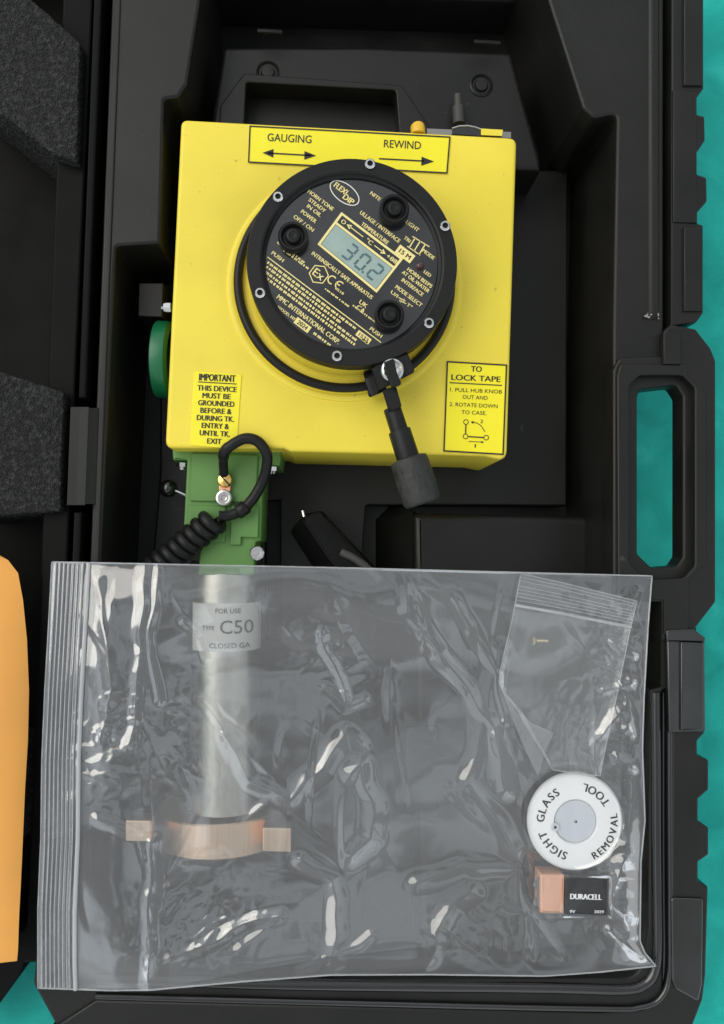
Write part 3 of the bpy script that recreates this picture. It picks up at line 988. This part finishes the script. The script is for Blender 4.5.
# tape wiper and latch behind the far edge
mb = MB()
mb.tube([U(418, 134, -0.004), U(418, 129.5, -0.004), U(417.5, 127.5, -0.005)], 0.0052, 20)
mb.build('wiper_knob', mat('amber plastic', (0.80, 0.48, 0.03), 0.3), g)
mb = MB()
mb.hull([U(x, y, z) for (x, y) in ((427, 128.5), (511, 132), (511, 138), (427, 135)) for z in (-0.014, -0.006)])
mb.build('wiper_blade', mat('dull steel', (0.32, 0.31, 0.29), 0.35, metal=1), g)
mb = MB()
arc_ = ((452, 128.4), (459, 126.2), (467, 125.8), (475, 127.2), (481, 129.4))
mb.hull([U(x, y, z) for (x, y) in arc_ + ((481, 136), (452, 134)) for z in (-0.012, -0.0045)])
mb.build('wiper_cover', CASE_GLOSS, g)
mb = MB()
mb.tube([U(x, y, -0.0042) for (x, y) in arc_], 0.0006, 8)
mb.build('cover_edge', CHROME, g)
mb = MB()
mb.hull([U(x, y, z) for (x, y) in ((481, 128.5), (503, 129.8), (502, 136), (481, 135)) for z in (-0.010, -0.0025)])
mb.build('wiper_tab', YELLOW, g)
# green cap and bolt on the left flank
mb = MB()
c0 = U(170, 360, -0.040)
r0 = 38 * mpp(-0.04)
mb.lathe([(r0 * .8, -0.002), (r0 * .98, 0.0), (r0, 0.002), (r0, 0.0085), (r0 * .97, 0.0096), (r0 * .72, 0.0105), (r0 * .66, 0.0118), (0, 0.0120)], c0, (-1, 0, 0), n=72)
for v in mb.bm.verts:
    rel = v.co - c0
    if 0.0015 < -rel.x < 0.009:
        a_ = round(math.atan2(rel.z, rel.y) / (2 * PI / 72))
        if a_ % 2:
            v.co = c0 + Vector((rel.x, rel.y * .975, rel.z * .975))
mb.build('filler_cap', GREENCAP, g, ang=30)
mb = MB()
mb.tube([U(166, 307.5, -0.02), U(164, 307.5, -0.02)], 0.0032, 6)
mb.tube([U(171, 307.5, -0.02), U(166, 307.5, -0.02)], 0.0036, 6)
mb.tube([U(164, 307.5, -0.02), U(161.5, 307.5, -0.02)], 0.0015, 10)
mb.build('flank_bolt', CHROME, g)

# green gate valve below the housing
GZ = -0.022
mb = MB()
mb.slab([(172, 446), (282, 448), (280, 466, 2), (266, 466, 1), (263, 478, 0), (261, 541, 2), (256, 542, 2), (254, 575), (198, 575), (200, 548, 2), (183, 540, 2), (187, 460, 1), (173, 460, 1)], GZ, -0.078, bevel=0.0014)
mb.slab([(192, 453, 1), (258, 455, 1), (256, 503, 1), (190, 501, 1)], GZ + 0.0022, GZ - 0.01, bevel=0.0008)
mb.slab([(231, 505, 1), (259, 506, 1), (258, 538, 1), (241, 537, 1), (241, 545), (230, 545)], GZ + 0.003, GZ - 0.01, bevel=0.0008)
mb.slab([(188, 505, 1), (226, 506, 1), (225, 543, 1), (186, 540, 1)], GZ + 0.0018, GZ - 0.01, bevel=0.0008)
gate = mb.build('gate_valve', GREEN, g)
mb = MB()
def hexbolt(p, r, ax, l):
    ax = Vector(ax)
    mb.lathe([(0, 0), (r, 0), (r, l), (0, l)], p, ax, n=6)
    mb.lathe([(r * .55, l), (r * .55, l * 1.7), (0, l * 1.75)], p, ax, n=12)
hexbolt(U(182, 463, -0.026), 0.0038, (0, -1, 0), 0.0030)
first = mb.build('bolt', CHROME, gate, ang=20)
o_ = WORLD_AT[first.name] - U(182, 463, -0.026)
dup(first, U(273, 467, -0.024) + o_, gate)
mb = MB()
cap_screw(mb, U(257, 553, -0.019), r=0.0052)
mb.build('socket_screw', CHROME, gate)
# lever ball
mb = MB()
p = U(168.5, 488.5, -0.05)
R_ = 0.0068
mb.lathe([(0, -R_)] + [(R_ * math.cos(a_), R_ * math.sin(a_)) for a_ in [(-80 + 10 * i) * PI / 180 for i in range(17)]] + [(0, R_)], p, n=32)
lever = mb.build('lever_ball', CASE_GLOSS, g)
mb = MB()
mb.tube([p + Vector((0.006, -0.002, 0.003)), U(188, 496.5, -0.045)], 0.0012, 8)
mb.build('lever_rod', CHROME, lever)

# grounding lug and coiled cord
mb = MB()
mb.slab([(218.5, 475, 3), (231, 475, 3), (230, 494, 3), (219, 494, 3)], GZ + 0.006, GZ + 0.002, bevel=0.0006)
lug = mb.build('ground_lug', COPPER, g)
mb = MB()
p = U(225, 480, GZ + 0.0062)
mb.lathe([(0.0056, -0.001), (0.0056, 0.001), (0.0046, 0.0026), (0.002, 0.0034), (0, 0.0036)], p, n=24)
screw_g = mb.build('brass_screw', GOLD, lug)
mb = MB()
d_ = Vector((0.0042, -0.0042, 0))
mb.tube([p + Vector((0, 0, .0034)) - d_, p + Vector((0, 0, .0034)) + d_], 0.0006, 6)
mb.build('screw_slot', INK, lug)
mb = MB()
p = U(224, 498, GZ + 0.006)
mb.lathe([(0.0062, -0.002), (0.0062, 0.001), (0.0054, 0.0024), (0.0042, 0.0026), (0.0036, 0.0012), (0.0022, 0.0012), (0.0014, 0.0022), (0, 0.0022)], p, n=28)
mb.build('chrome_screw', CHROME, lug)
mb = MB()
def spline3(P, n=10):
    out = []
    P = [Vector(p) for p in P]
    for i in range(len(P) - 1):
        p0, p1, p2, p3 = P[max(i - 1, 0)], P[i], P[i + 1], P[min(i + 2, len(P) - 1)]
        for k in range(n):
            u = k / n
            out.append(0.5 * ((2 * p1) + (p2 - p0) * u + (2 * p0 - 5 * p1 + 4 * p2 - p3) * u * u + (3 * p1 - p0 - 3 * p2 + p3) * u ** 3))
    out.append(P[-1])
    return out
cord = [(224, 474, -0.014), (223.3, 462, -0.006), (224.5, 452, 0.002), (231, 445.5, 0.0052), (244.5, 438.6, 0.0055), (257, 441, 0.0055), (266, 452, 0.004), (267, 464, -0.001), (263, 480, -0.007), (254, 497, -0.010), (242, 510, -0.011), (229, 515.5, -0.011), (219, 516, -0.010)]
loop = spline3([U(*c) for c in cord])
rads = [0.0038] * len(loop)
for i in range(len(rads)):
    if i < 28: rads[i] = 0.0040 if 14 < i < 28 else 0.0034
mb.tube(loop, rads, 12)
mb.tube([loop[96], loop[97], loop[103], loop[104]], [0.004, 0.0053, 0.0053, 0.004], 14)     # crimp sleeve
a_, b_ = U(216, 519, -0.0105), U(146, 577, -0.022)
axd = (b_ - a_).normalized()
e1 = axd.cross(Vector((0, 0, 1))).normalized()
e2 = e1.cross(axd)
turns = 9
NT = turns * 26
Rk = 0.0072
mb.tube([a_ + (b_ - a_) * (i / NT) + (e1 * math.cos(2 * PI * turns * i / NT + 1.4) - e2 * math.sin(2 * PI * turns * i / NT + 1.4)) * Rk for i in range(NT + 1)], 0.0039, 10)
mb.build('grounding_cord', RUBBER, g, ang=60)

# probe tube with its label, and the bronze coupling
TZ = -0.048
ta, tb = U(226, 560, TZ), U(225, 806, TZ)
axd = (tb - ta); LT = axd.length; axd.normalize()
mb = MB()
RT = 36 * mpp(TZ) * 0.94
mb.lathe([(0, 0), (RT, 0), (RT, LT), (0, LT)], ta, axd, n=72)
tube = mb.build('sampling_tube', STEEL, g)
mb = MB()
RL = RT + 0.0004
ups = Vector((0, 0, 1))
side = axd.cross(ups).normalized()
def ontube(px, py, rad):
    # photo column/row -> point on the upper half of the tube
    p = U(px, py, TZ + RT * 0.8)
    s_ = (p - ta).dot(side)
    s_ = max(-rad, min(rad, s_))
    h = (p - ta).dot(axd)
    z = math.sqrt(max(0, rad * rad - s_ * s_))
    return ta + axd * h + side * s_ + Vector((0, 0, z))
NL = 24
gr = [[mb.bm.verts.new(ontube(lerp(191, 262, k / NL), y, RL)) for k in range(NL + 1)] for y in (603, 651)]
for k in range(NL):
    mb.bm.faces.new((gr[0][k], gr[0][k + 1], gr[1][k + 1], gr[1][k]))
tl = mb.build('tube_label', PAPER, tube, ang=80)
mb = MB()
for (s, x, y, w, h) in (('FOR USE', 229, 610.5, 25, 4.6), ('TYPE', 209, 627.5, 13, 4.2), ('C50', 237, 626.5, 32, 13), ('CLOSED GA', 230, 645, 40, 4.8)):
    V, Fc = glyphs(s, 0.004)
    x0, x1 = min(v[0] for v in V), max(v[0] for v in V)
    vs = []
    for v in V:
        lx, ly = (v[0] - (x0 + x1) / 2) * w / (x1 - x0), (v[1] - CAP / 2) * h / CAP
        vs.append(mb.bm.verts.new(ontube(x + lx, y - ly, RL + 0.0004)))
    for f in Fc:
        try: mb.bm.faces.new([vs[i] for i in f])
        except ValueError: pass
mb.build('label_lettering', mat('grey print', (0.07, 0.07, 0.07), 0.6), tl, flat=True)
mb = MB()
c1 = U(213, 843, -0.020)
RB = 66 * mpp(-0.03)
w_ = 0.0125
cb0 = c1 + Vector((0, 0, -RB))
mb.lathe([(RB * .6, -w_), (RB * .98, -w_), (RB, -w_ + .001), (RB, w_ - .001), (RB * .98, w_), (RB * .6, w_)], cb0, axd, n=72)
for (x, y, wx, wy) in ((138, 831, 13, 11), (277, 840, 14.5, 12.5)):
    mb.slab([(x - wx, y - wy), (x + wx, y - wy + .6), (x + wx, y + wy), (x - wx, y + wy - .6)], -0.019, -0.036, r=2, bevel=0.001)
mb.slab([(185, 832), (280, 836), (280, 852), (185, 847)], -0.040, -0.056, bevel=0.001)
mb.build('coupling', BRASS, g, ang=30)

# ------------------------------------------------------------------ black handle lying on the case floor
mb = MB()
zt = -0.034
mb.hull([U(302, 518, zt), U(321, 511.5, zt - .003), U(343, 541, zt), U(392, 590, zt), U(372, 612, zt), U(329, 558, zt), U(290, 531.5, zt - .022), U(318, 575, zt - .022), U(360, 620, zt - .022),
         U(304, 514, FZ), U(322, 510.5, FZ), U(395, 588, FZ), U(362, 622, FZ), U(292, 533, FZ)])
bmesh.ops.bevel(mb.bm, geom=list(mb.bm.edges), offset=0.0009, segments=2, affect='EDGES', clamp_overlap=True)
hd = mb.build('probe_handle', mat('deep black plastic', (0.006, 0.006, 0.006), 0.35, spec=0.15), None, ang=30)
tag(hd, 'black faceted plastic handle on the case floor beside the green valve', 'handle')
mb = MB()
mb.tube([U(304, 517, zt + .002), U(302.5, 511, zt + .001)], 0.0013, 10)
mb.build('metal_pip', CHROME, hd)
mb = MB()
mb.tube([U(341, 552, zt + .002), U(352, 557, zt + .003), U(364, 565, zt + .002), U(380, 580, zt + 0.001)], 0.0030, 12)
mb.build('grey_clip', DARKGREY, hd)

# ------------------------------------------------------------------ polythene bags
def poly_at(P, t):
    """point at fraction t of a polyline"""
    P = [Vector(p) for p in P]
    ls = [(b - a).length for a, b in zip(P, P[1:])]
    T = sum(ls) * t
    for (a, b), l in zip(zip(P, P[1:]), ls):
        if T <= l or b is P[-1]:
            return a.lerp(b, T / l if l else 0)
        T -= l
    return P[-1]
def seg_dist(p, P):
    best = 1e9
    for a, b in zip(P, P[1:]):
        ax_, ay_, bx_, by_ = a[0], a[1], b[0], b[1]
        dx, dy = bx_ - ax_, by_ - ay_
        t_ = ((p[0] - ax_) * dx + (p[1] - ay_) * dy) / (dx * dx + dy * dy)
        t_ = 0 if t_ < 0 else 1 if t_ > 1 else t_
        d = math.hypot(p[0] - ax_ - dx * t_, p[1] - ay_ - dy * t_)
        if d < best: best = d
    return best

B_T = [(52, 562), (350, 568), (652, 576)]
B_B = [(38, 988), (110, 990.5), (150, 990), (250, 981), (330, 975), (430, 974.5), (545, 976), (600, 972), (656, 966)]
B_L = [(52, 562), (49, 620), (45, 690), (42, 760), (41, 840), (38, 910), (38, 988)]
B_R = [(652, 576), (648, 628), (644, 700), (642.5, 750), (645, 820), (641, 862), (640, 941), (645, 953), (656, 966)]
def bag_px(u, v):
    l, r, tp, bt = poly_at(B_L, v), poly_at(B_R, v), poly_at(B_T, u), poly_at(B_B, u)
    c = (Vector(B_T[0]) * (1 - u) * (1 - v) + Vector(B_T[-1]) * u * (1 - v) + Vector(B_B[0]) * (1 - u) * v + Vector(B_B[-1]) * u * v)
    return l * (1 - u) + r * u + tp * (1 - v) + bt * v - c

CREASE = [   # polyline, height (mm), half width (px), sharpness
    ([(402, 574), (411, 612), (438, 655), (470, 690), (494, 728), (506, 790)], 5.0, 15),
    ([(405, 572), (450, 593), (478, 640), (497, 676), (503, 720)], 3.2, 12),
    ([(144, 563), (142, 620), (137, 690), (131, 745)], 3.4, 10),
    ([(158, 562), (153, 620), (150, 660), (160, 700)], 3.0, 8),
    ([(352, 775), (360, 765), (372, 800), (370, 840), (352, 858)], 4.2, 18),
    ([(153, 842), (152, 880), (148, 930), (152, 987)], 4.2, 12),
    ([(225, 735), (250, 780), (290, 800), (322, 768), (345, 735), (358, 745)], 3.0, 16),
    ([(322, 632), (334, 665), (345, 700)], 2.6, 8),
    ([(326, 690), (345, 706), (365, 700)], 2.0, 8),
    ([(470, 890), (455, 905), (438, 930), (426, 972)], 3.2, 18),
    ([(520, 870), (460, 865), (415, 885)], 2.4, 16),
    ([(300, 860), (335, 880), (337, 930), (330, 975)], 3.0, 14),
    ([(170, 960), (230, 930), (280, 915)], 2.4, 12),
    ([(300, 972), (345, 950), (372, 935)], 2.2, 8),
    ([(100, 580), (104, 640), (112, 690), (100, 740)], 3.0, 14),
    ([(180, 620), (200, 640), (205, 660)], 2.2, 7),
    ([(100, 820), (140, 838), (150, 870)], 2.0, 10),
    ([(500, 650), (470, 780), (515, 850), (525, 960)], 2.4, 16),
    ([(628, 610), (640, 590)], 2.4, 8), ([(612, 640), (634, 655)], 3.4, 9), ([(608, 690), (636, 684)], 3.0, 10), ([(604, 735), (620, 712), (632, 735)], 3.6, 12), ([(618, 760), (634, 770)], 3.0, 9), ([(624, 860), (612, 900), (632, 915)], 3.2, 10),
    ([(610, 930), (640, 958)], 2.6, 8),
    ([(505, 905), (530, 915), (560, 955)], 2.4, 12),
    ([(200, 700), (228, 735)], 2.0, 9),
]
def boost(x, y):
    """places where the film is finely crumpled"""
    b = 0
    for (cx_, cy_, rx, ry, k) in ((622, 690, 24, 90, 2.0), (112, 745, 36, 60, 1.0), (190, 735, 40, 60, .5), (330, 650, 40, 60, .5), (200, 925, 70, 50, .6), (570, 735, 40, 40, .5), (620, 880, 26, 80, .8), (460, 940, 60, 30, .4)):
        d = ((x - cx_) / rx) ** 2 + ((y - cy_) / ry) ** 2
        b = max(b, k * math.exp(-d))
    return b
TOOL_Z, BAT_Z = -0.0030, 0.0000
def contents_top(x, y):
    """least height of the upper film over what lies inside"""
    d = max(0, math.hypot(x - 576, y - 822) - 50) * mpp(0)
    a = TOOL_Z + 0.0014 - 0.16 * d
    dx, dy = max(0, abs(x - 572) - 38), max(0, abs(y - 895) - 22)
    return max(a, BAT_Z + 0.0014 - 0.22 * math.hypot(dx, dy) * mpp(0))
def contents_bottom(x, y):
    d = max(0, math.hypot(x - 576, y - 822) - 50) * mpp(0)
    a = TOOL_Z - 0.0080 + 0.14 * d
    dx, dy = max(0, abs(x - 572) - 40), max(0, abs(y - 895) - 24)
    return min(a, BAT_Z - 0.019 + 0.10 * math.hypot(dx, dy) * mpp(0))
def bag_base(x, y):
    # film spans the tray, sagging between the rims
    sx = min(1, max(0, min(x - 110, 640 - x) / 110)); sy = min(1, max(0, min(y - 570, 972 - y) / 110))
    return 0.0075 - 0.011 * sstep(sx) * sstep(sy)
FR = random.Random(11)
FOLDS = []
for _ in range(75):                                     # straight folds, steep on one flank
    a_ = FR.uniform(0, PI) if FR.random() < .6 else FR.gauss(PI / 2 - 0.2, 0.35)
    cx_, cy_ = FR.uniform(70, 640), FR.uniform(575, 975)
    FOLDS.append((cx_, cy_, math.cos(a_), math.sin(a_), FR.uniform(18, 75), FR.uniform(5, 12), FR.uniform(18, 60), FR.choice((1, 1, -1)) * FR.uniform(0.0003, 0.0012)))
def folds(x, y):
    z = 0
    for (cx_, cy_, ca_, sa_, L_, w1, w2, am) in FOLDS:
        dx, dy = x - cx_, y - cy_
        t_ = (dx * ca_ + dy * sa_) / L_
        if t_ > 1 or t_ < -1: continue
        s_ = -dx * sa_ + dy * ca_ + 3 * t_ * t_
        w_ = w1 if s_ > 0 else w2
        k_ = abs(s_) / w_
        if k_ < 1:
            z += am * (1 - t_ * t_) ** 2 * ((1 - k_) ** 2 * (0.4 + 0.6 * (1 - k_)) if s_ <= 0 else (1 - k_) * (1 - .3 * k_))
    return z
def film_z(x, y, seed):
    w = Vector((x * .009, y * .009, seed))
    wx = noise.noise(w) * 30; wy = noise.noise(w + Vector((5, 9, 2))) * 30
    p = Vector(((x + wx), (y + wy), 0))
    z = 0.0046 * noise.noise(p * .0080 + Vector((0, 0, seed)))
    z += 0.0011 * noise.noise(p * .0175 + Vector((3, 1, seed)))
    if seed < 5:
        z += folds(x, y)
    bo = boost(x, y)
    if bo > .03:
        z += bo * (0.0010 * (0.6 - abs(noise.noise(p * .060 + Vector((1, 4, seed)))) * 1.6) + 0.0003 * (.5 - abs(noise.noise(p * .13 + Vector((2, 8, seed))))))
    return z
def creases(x, y):
    cz = 0
    for (P, hgt, wd) in CREASE:
        xs_ = [a_[0] for a_ in P]; ys_ = [a_[1] for a_ in P]
        if x < min(xs_) - wd or x > max(xs_) + wd or y < min(ys_) - wd or y > max(ys_) + wd:
            continue
        d = seg_dist((x + 5 * noise.noise(Vector((x * .03, y * .03, 1))), y + 5 * noise.noise(Vector((x * .03, y * .03, 9)))), P)
        if d < wd:
            tt = 1 - d / wd
            cz = max(cz, hgt * 0.00060 * (0.5 * tt * tt * (3 - 2 * tt) + 0.5 * tt ** 3))
    return cz
def cling(x, y):
    a = sstep((47.5 - math.hypot(x - 576, y - 822)) / 4) * 0.75
    dx, dy = abs(x - 586) - 23, abs(y - 897) - 19
    return max(a, sstep((3 - max(dx, dy)) / 4))
def top_z(x, y, f):
    base = bag_base(x, y)
    a = base + 0.0012 * f + (film_z(x, y, 1.3) * (0.18 + 0.82 * f) + creases(x, y) * (0.25 + 0.75 * f)) * (1 - 0.8 * cling(x, y))
    c = contents_top(x, y)
    k = 0.0015                                          # soft maximum
    h = max(0.0, min(1.0, 0.5 + 0.5 * (a - c) / k))
    return c * (1 - h) + a * h + k * h * (1 - h)

NX, NY = 440, 304
bag = thing('zip_bag', 'large clear zip bag lying across the lower half of the open case', 'plastic bag', U(345, 775, -0.02))
mb = MB()
CL = mb.bm.verts.layers.float.new('cling')
ZIPU = (84 - 47) / 600.0
grid_t, grid_b = [], []
for j in range(NY + 1):
    v = j / NY
    rt, rb = [], []
    for i in range(NX + 1):
        u = i / NX
        p = bag_px(u, v)
        x, y = p.x, p.y
        base = bag_base(x, y)
        f = sstep(min(u, (1 - u) * 2.4, (1 - v) * .7, v * .7) / 0.07)
        zt_ = top_z(x, y, f)
        if i in (0, NX) or j in (0, NY):
            q_ = mb.bm.verts.new(U(x, y, zt_))
            rt.append(q_); rb.append(q_)
            continue
        if x - (88 - (y - 562) * 0.037) < -2:           # moulded lines of the zip band
            zt_ += 0.0003 * abs(((u * 600) % 4.4) / 2.2 - 1) * 1.6
        rt.append(mb.bm.verts.new(U(x, y, zt_)))
        rt[-1][CL] = cling(x, y)
        lo = min(zt_ - 0.0004 - 0.0022 * f + 0.35 * film_z(x, y, 7.7) * f, contents_bottom(x, y), zt_ - 0.0005)
        rb.append(mb.bm.verts.new(U(x, y, lo)))
    grid_t.append(rt); grid_b.append(rb)
for G in (grid_t, grid_b):
    for j in range(NY):
        for i in range(NX):
            try:
                mb.bm.faces.new((G[j][i], G[j][i + 1], G[j + 1][i + 1], G[j + 1][i]))
            except ValueError:
                pass
border = [grid_t[0][i].co.copy() for i in range(0, NX + 1, 2)] + [grid_t[j][NX].co.copy() for j in range(2, NY + 1, 2)] + [grid_t[NY][i].co.copy() for i in range(NX - 2, -1, -2)] + [grid_t[j][0].co.copy() for j in range(NY - 2, 0, -2)]
zi = int(ZIPU * NX)
zipline = [grid_t[j][zi].co + Vector((0, 0, 0.0006)) for j in range(0, NY + 1, 2)]
ribs_ = [[grid_t[j][c].co + Vector((0, 0, 0.0003)) for j in range(0, NY + 1, 2)] for c in (3, 6, 9, 12, 15, 18, 21, 23)]
mb.build('film', BAGFILM, bag, ang=180, recalc=False)
mb = MB()
for P_ in ribs_:
    mb.tube(P_, 0.00042, 6)
mb.build('zip_band', SEAMM, bag, ang=60)
mb = MB()
mb.tube(zipline, 0.0015, 8)
mb.build('zip_strip', ZIPM, bag, ang=60)
mb = MB()
mb.tube(border, 0.00055, 6, closed=True)
mb.build('seam', SEAMM, bag, ang=60)

# small bag inside
S_T = [(521, 573.5), (560, 582), (637, 601)]
S_L = [(521, 573.5), (512, 620), (500, 672), (499, 684), (506, 697), (518, 712), (534, 740), (553, 770)]
S_R = [(637, 601), (630, 630), (618, 690), (606, 745), (600, 776)]
S_B = [(553, 770), (575, 773), (600, 776)]
sb = thing('zip_bag', 'small clear zip bag with one tiny screw, inside the large bag', 'plastic bag', U(565, 670, -0.004))
mb = MB()
MX, MY = 90, 120
gt, gb = [], []
for j in range(MY + 1):
    v = j / MY
    a_, b_ = [], []
    for i in range(MX + 1):
        u = i / MX
        l, r, tp, bt = poly_at(S_L, v), poly_at(S_R, v), poly_at(S_T, u), poly_at(S_B, u)
        c = Vector(S_T[0]) * (1 - u) * (1 - v) + Vector(S_T[-1]) * u * (1 - v) + Vector(S_B[0]) * (1 - u) * v + Vector(S_B[-1]) * u * v
        p = l * (1 - u) + r * u + tp * (1 - v) + bt * v - c
        z0 = top_z(p.x, p.y, sstep(min((652 - p.x) / 60, (p.y - 573) / 40))) - 0.0010
        n = noise.noise(Vector((p.x * .03, p.y * .03, 21))) * 0.0016 + 0.0012 * (1 - abs(noise.noise(Vector((p.x * .05, p.y * .05, 4)))))
        edge_ = sstep(min(u, 1 - u, v, 1 - v) / .06)
        z_ = z0 - 0.0004 - abs(n) * 0.35 * edge_
        if v < .145:
            z_ = z0 - 0.0006 + 0.0004 * abs(((v * 200) % 3.6) / 1.8 - 1)
        q1_ = mb.bm.verts.new(U(p.x, p.y, z_))
        a_.append(q1_)
        if i in (0, MX) or j in (0, MY):
            b_.append(q1_)
        else:
            b_.append(mb.bm.verts.new(U(p.x, p.y, z_ - 0.0015 * edge_ - 0.0003)))
    gt.append(a_); gb.append(b_)
for G in (gt, gb):
    for j in range(MY):
        for i in range(MX):
            try: mb.bm.faces.new((G[j][i], G[j][i + 1], G[j + 1][i + 1], G[j + 1][i]))
            except ValueError: pass
sborder = [gt[0][i].co.copy() for i in range(0, MX + 1, 2)] + [gt[j][MX].co.copy() for j in range(2, MY + 1, 2)] + [gt[MY][i].co.copy() for i in range(MX - 2, -1, -2)] + [gt[j][0].co.copy() for j in range(MY - 2, 0, -2)]
zl = [gt[int(.155 * MY)][i].co + Vector((0, 0, .0006)) for i in range(0, MX + 1)]
ribs_ = [[gt[r_][i].co + Vector((0, 0, 0.0002)) for i in range(0, MX + 1)] for r_ in (2, 4, 7, 9, 11, 13, 15)]
mb.build('film', SMALLFILM, sb, ang=180, recalc=False)
mb = MB()
for P_ in ribs_:
    mb.tube(P_, 0.00030, 6)
mb.build('zip_band', SEAMM, sb, ang=60)
mb = MB()
mb.tube(zl, 0.0012, 8)
mb.build('zip_strip', ZIPM, sb, ang=60)
mb = MB()
mb.tube(sborder, 0.00042, 6, closed=True)
mb.build('seam', SEAMM, sb, ang=60)
mb = MB()                                               # lower corner folded over
fold = [(500, 686), (510, 700), (530, 722), (554, 733), (545, 752), (538, 776), (526, 752), (512, 718)]
top_ = [mb.bm.verts.new(U(x, y, top_z(x, y, 1) + 0.0002 + 0.0003 * noise.noise(Vector((x * .1, y * .1, 0))))) for (x, y) in fold]
cen = mb.bm.verts.new(U(527, 733, top_z(527, 733, 1) + 0.0012))
for k in range(len(fold)):
    mb.bm.faces.new((top_[k], top_[(k + 1) % len(fold)], cen))
mb.build('folded_corner', film('doubled polythene film', 0.10, 0.22, (0.97, 0.97, 0.98), 0.14), sb, ang=180)
# the tiny screw
mb = MB()
zs = top_z(540, 641, 1) - 0.0060
s0, s1_ = U(532, 640.5, zs), U(549, 641, zs)
dv = (s1_ - s0).normalized()
mb.lathe([(0, 0), (0.0034, 0), (0.0034, 0.0012), (0.0022, 0.0022), (0.0014, 0.003)] + [(0.0013 if i % 2 else 0.00095, 0.003 + i * 0.0006) for i in range(15)] + [(0, 0.0125)], s0, dv, n=16)
tag(mb.build('screw', mat('pale brass', (0.75, 0.66, 0.42), 0.3, metal=1)), 'tiny brass screw inside the small zip bag', 'screw')

# sight glass removal tool
tc_z = TOOL_Z
tool = thing('removal_tool', 'round white plastic tool with curved black lettering, inside the large bag', 'plastic tool', U(576, 822, tc_z - .005))
mb = MB()
cpt = U(576, 822, tc_z)
kt = mpp(tc_z)
mb.lathe([(45 * kt, -0.006), (48 * kt, -0.005), (48.4 * kt, -0.002), (47.6 * kt, -0.0008), (46 * kt, 0.0), (22.5 * kt, 0.0), (21.8 * kt, -0.0010), (21 * kt, -0.0022), (0, -0.0022)], cpt, n=96)
disc = mb.build('disc', WHITE, tool)
mb = MB()
mb.lathe([(20.8 * kt, -0.0016), (20.2 * kt, -0.0010), (1.8 * kt, -0.0010), (1.2 * kt, -0.0018), (0, -0.0018)], cpt, n=64)
mb.lathe([(4.2 * kt, 0.0002), (4.0 * kt, 0.0007), (1.8 * kt, 0.0007), (1.4 * kt, -0.0002), (0, -0.0002)], U(555, 827, tc_z), n=24)
mb.build('centre_boss', FROST, tool)
mb = MB()
mb.lathe([(1.3 * kt, 0.0), (0, 0.0004)], U(576.5, 822, tc_z - .0012), n=12)
mb.lathe([(1.4 * kt, 0.0), (0, 0.0004)], U(555.5, 827.5, tc_z + 0.0001), n=12)
def ringtext(word, a0, a1, rad, h, outward):
    wd = []
    for ch in word:
        V, _ = glyphs(ch, 0.0)
        wd.append((max(v[0] for v in V) - min(v[0] for v in V)) / CAP * h)
    cs, p = [], 0
    for w_ in wd:
        cs.append(p + w_ / 2); p += w_ + 0.22 * h
    for ch, w_, c_ in zip(word, wd, cs):
        a_ = math.radians(lerp(a0, a1, (c_ - cs[0]) / (cs[-1] - cs[0])))
        x, y = 576 + rad * math.cos(a_), 822 + rad * math.sin(a_)
        mb.text(ch, x, y, w_ * .95, h, math.degrees(a_) + (90 if outward else -90), tc_z + 0.0003, 0, None, 0.3)
ringtext('SIGHT', 109, 158, 35.5, 7.8, True)
ringtext('GLASS', 186, 236, 35.5, 7.8, True)
ringtext('REMOVAL', 60, -9, 38.2, 7.0, False)
ringtext('TOOL', -34, -75, 35.5, 7.8, False)
mb.build('disc_lettering', INK, disc, flat=True)

# nine volt battery
bz = BAT_Z
bat = thing('battery', 'black and copper nine volt battery below the white disc in the bag', 'battery', U(572, 893, bz - .017))
mb = MB()
mb.slab([(565, 875.5), (608, 879), (607.5, 916), (564, 914.5)], bz, bz - 0.0165, r=2, bevel=0.0016)
body = mb.build('battery_body', mat('black battery wrap', (0.012, 0.012, 0.013), 0.3, coat=.4), bat)
mb = MB()
mb.slab([(540.5, 874.5), (565.2, 875.5), (564.2, 914.5), (540.2, 914)], bz + .0002, bz - 0.0167, r=2, bevel=0.0018)
capo = mb.build('copper_end', COPPER, bat)
mb = MB()
for (y, r_) in ((885, .0030), (903, .0036)):
    p = U(539, y, bz - .008)
    mb.lathe([(r_, -.001), (r_, .003), (r_ * .8, .0035), (r_ * .5, .002), (0, .002)], p, (-1, 0, 0), n=18)
mb.hull([U(x, y, z) for (x, y) in ((536.5, 878), (540.5, 876), (540.2, 913), (537, 911)) for z in (bz - 0.015, bz - 0.003)])
mb.build('terminal', mat('grey terminal plate', (0.16, 0.15, 0.14), .4, metal=.5), bat)
mb = MB()
mb.text('DURACELL', 586, 896.8, 31, 5.4, 1.5, bz + .0004, .03)
mb.text('9V', 572.5, 911.5, 5.5, 3.0, 1.5, bz + .0004, .01)
mb.text('2029', 599, 911.8, 9.5, 2.8, 1.5, bz + .0004, .01)
mb.build('battery_lettering', mat('white ink', (.85, .85, .85), .5), body, flat=True)
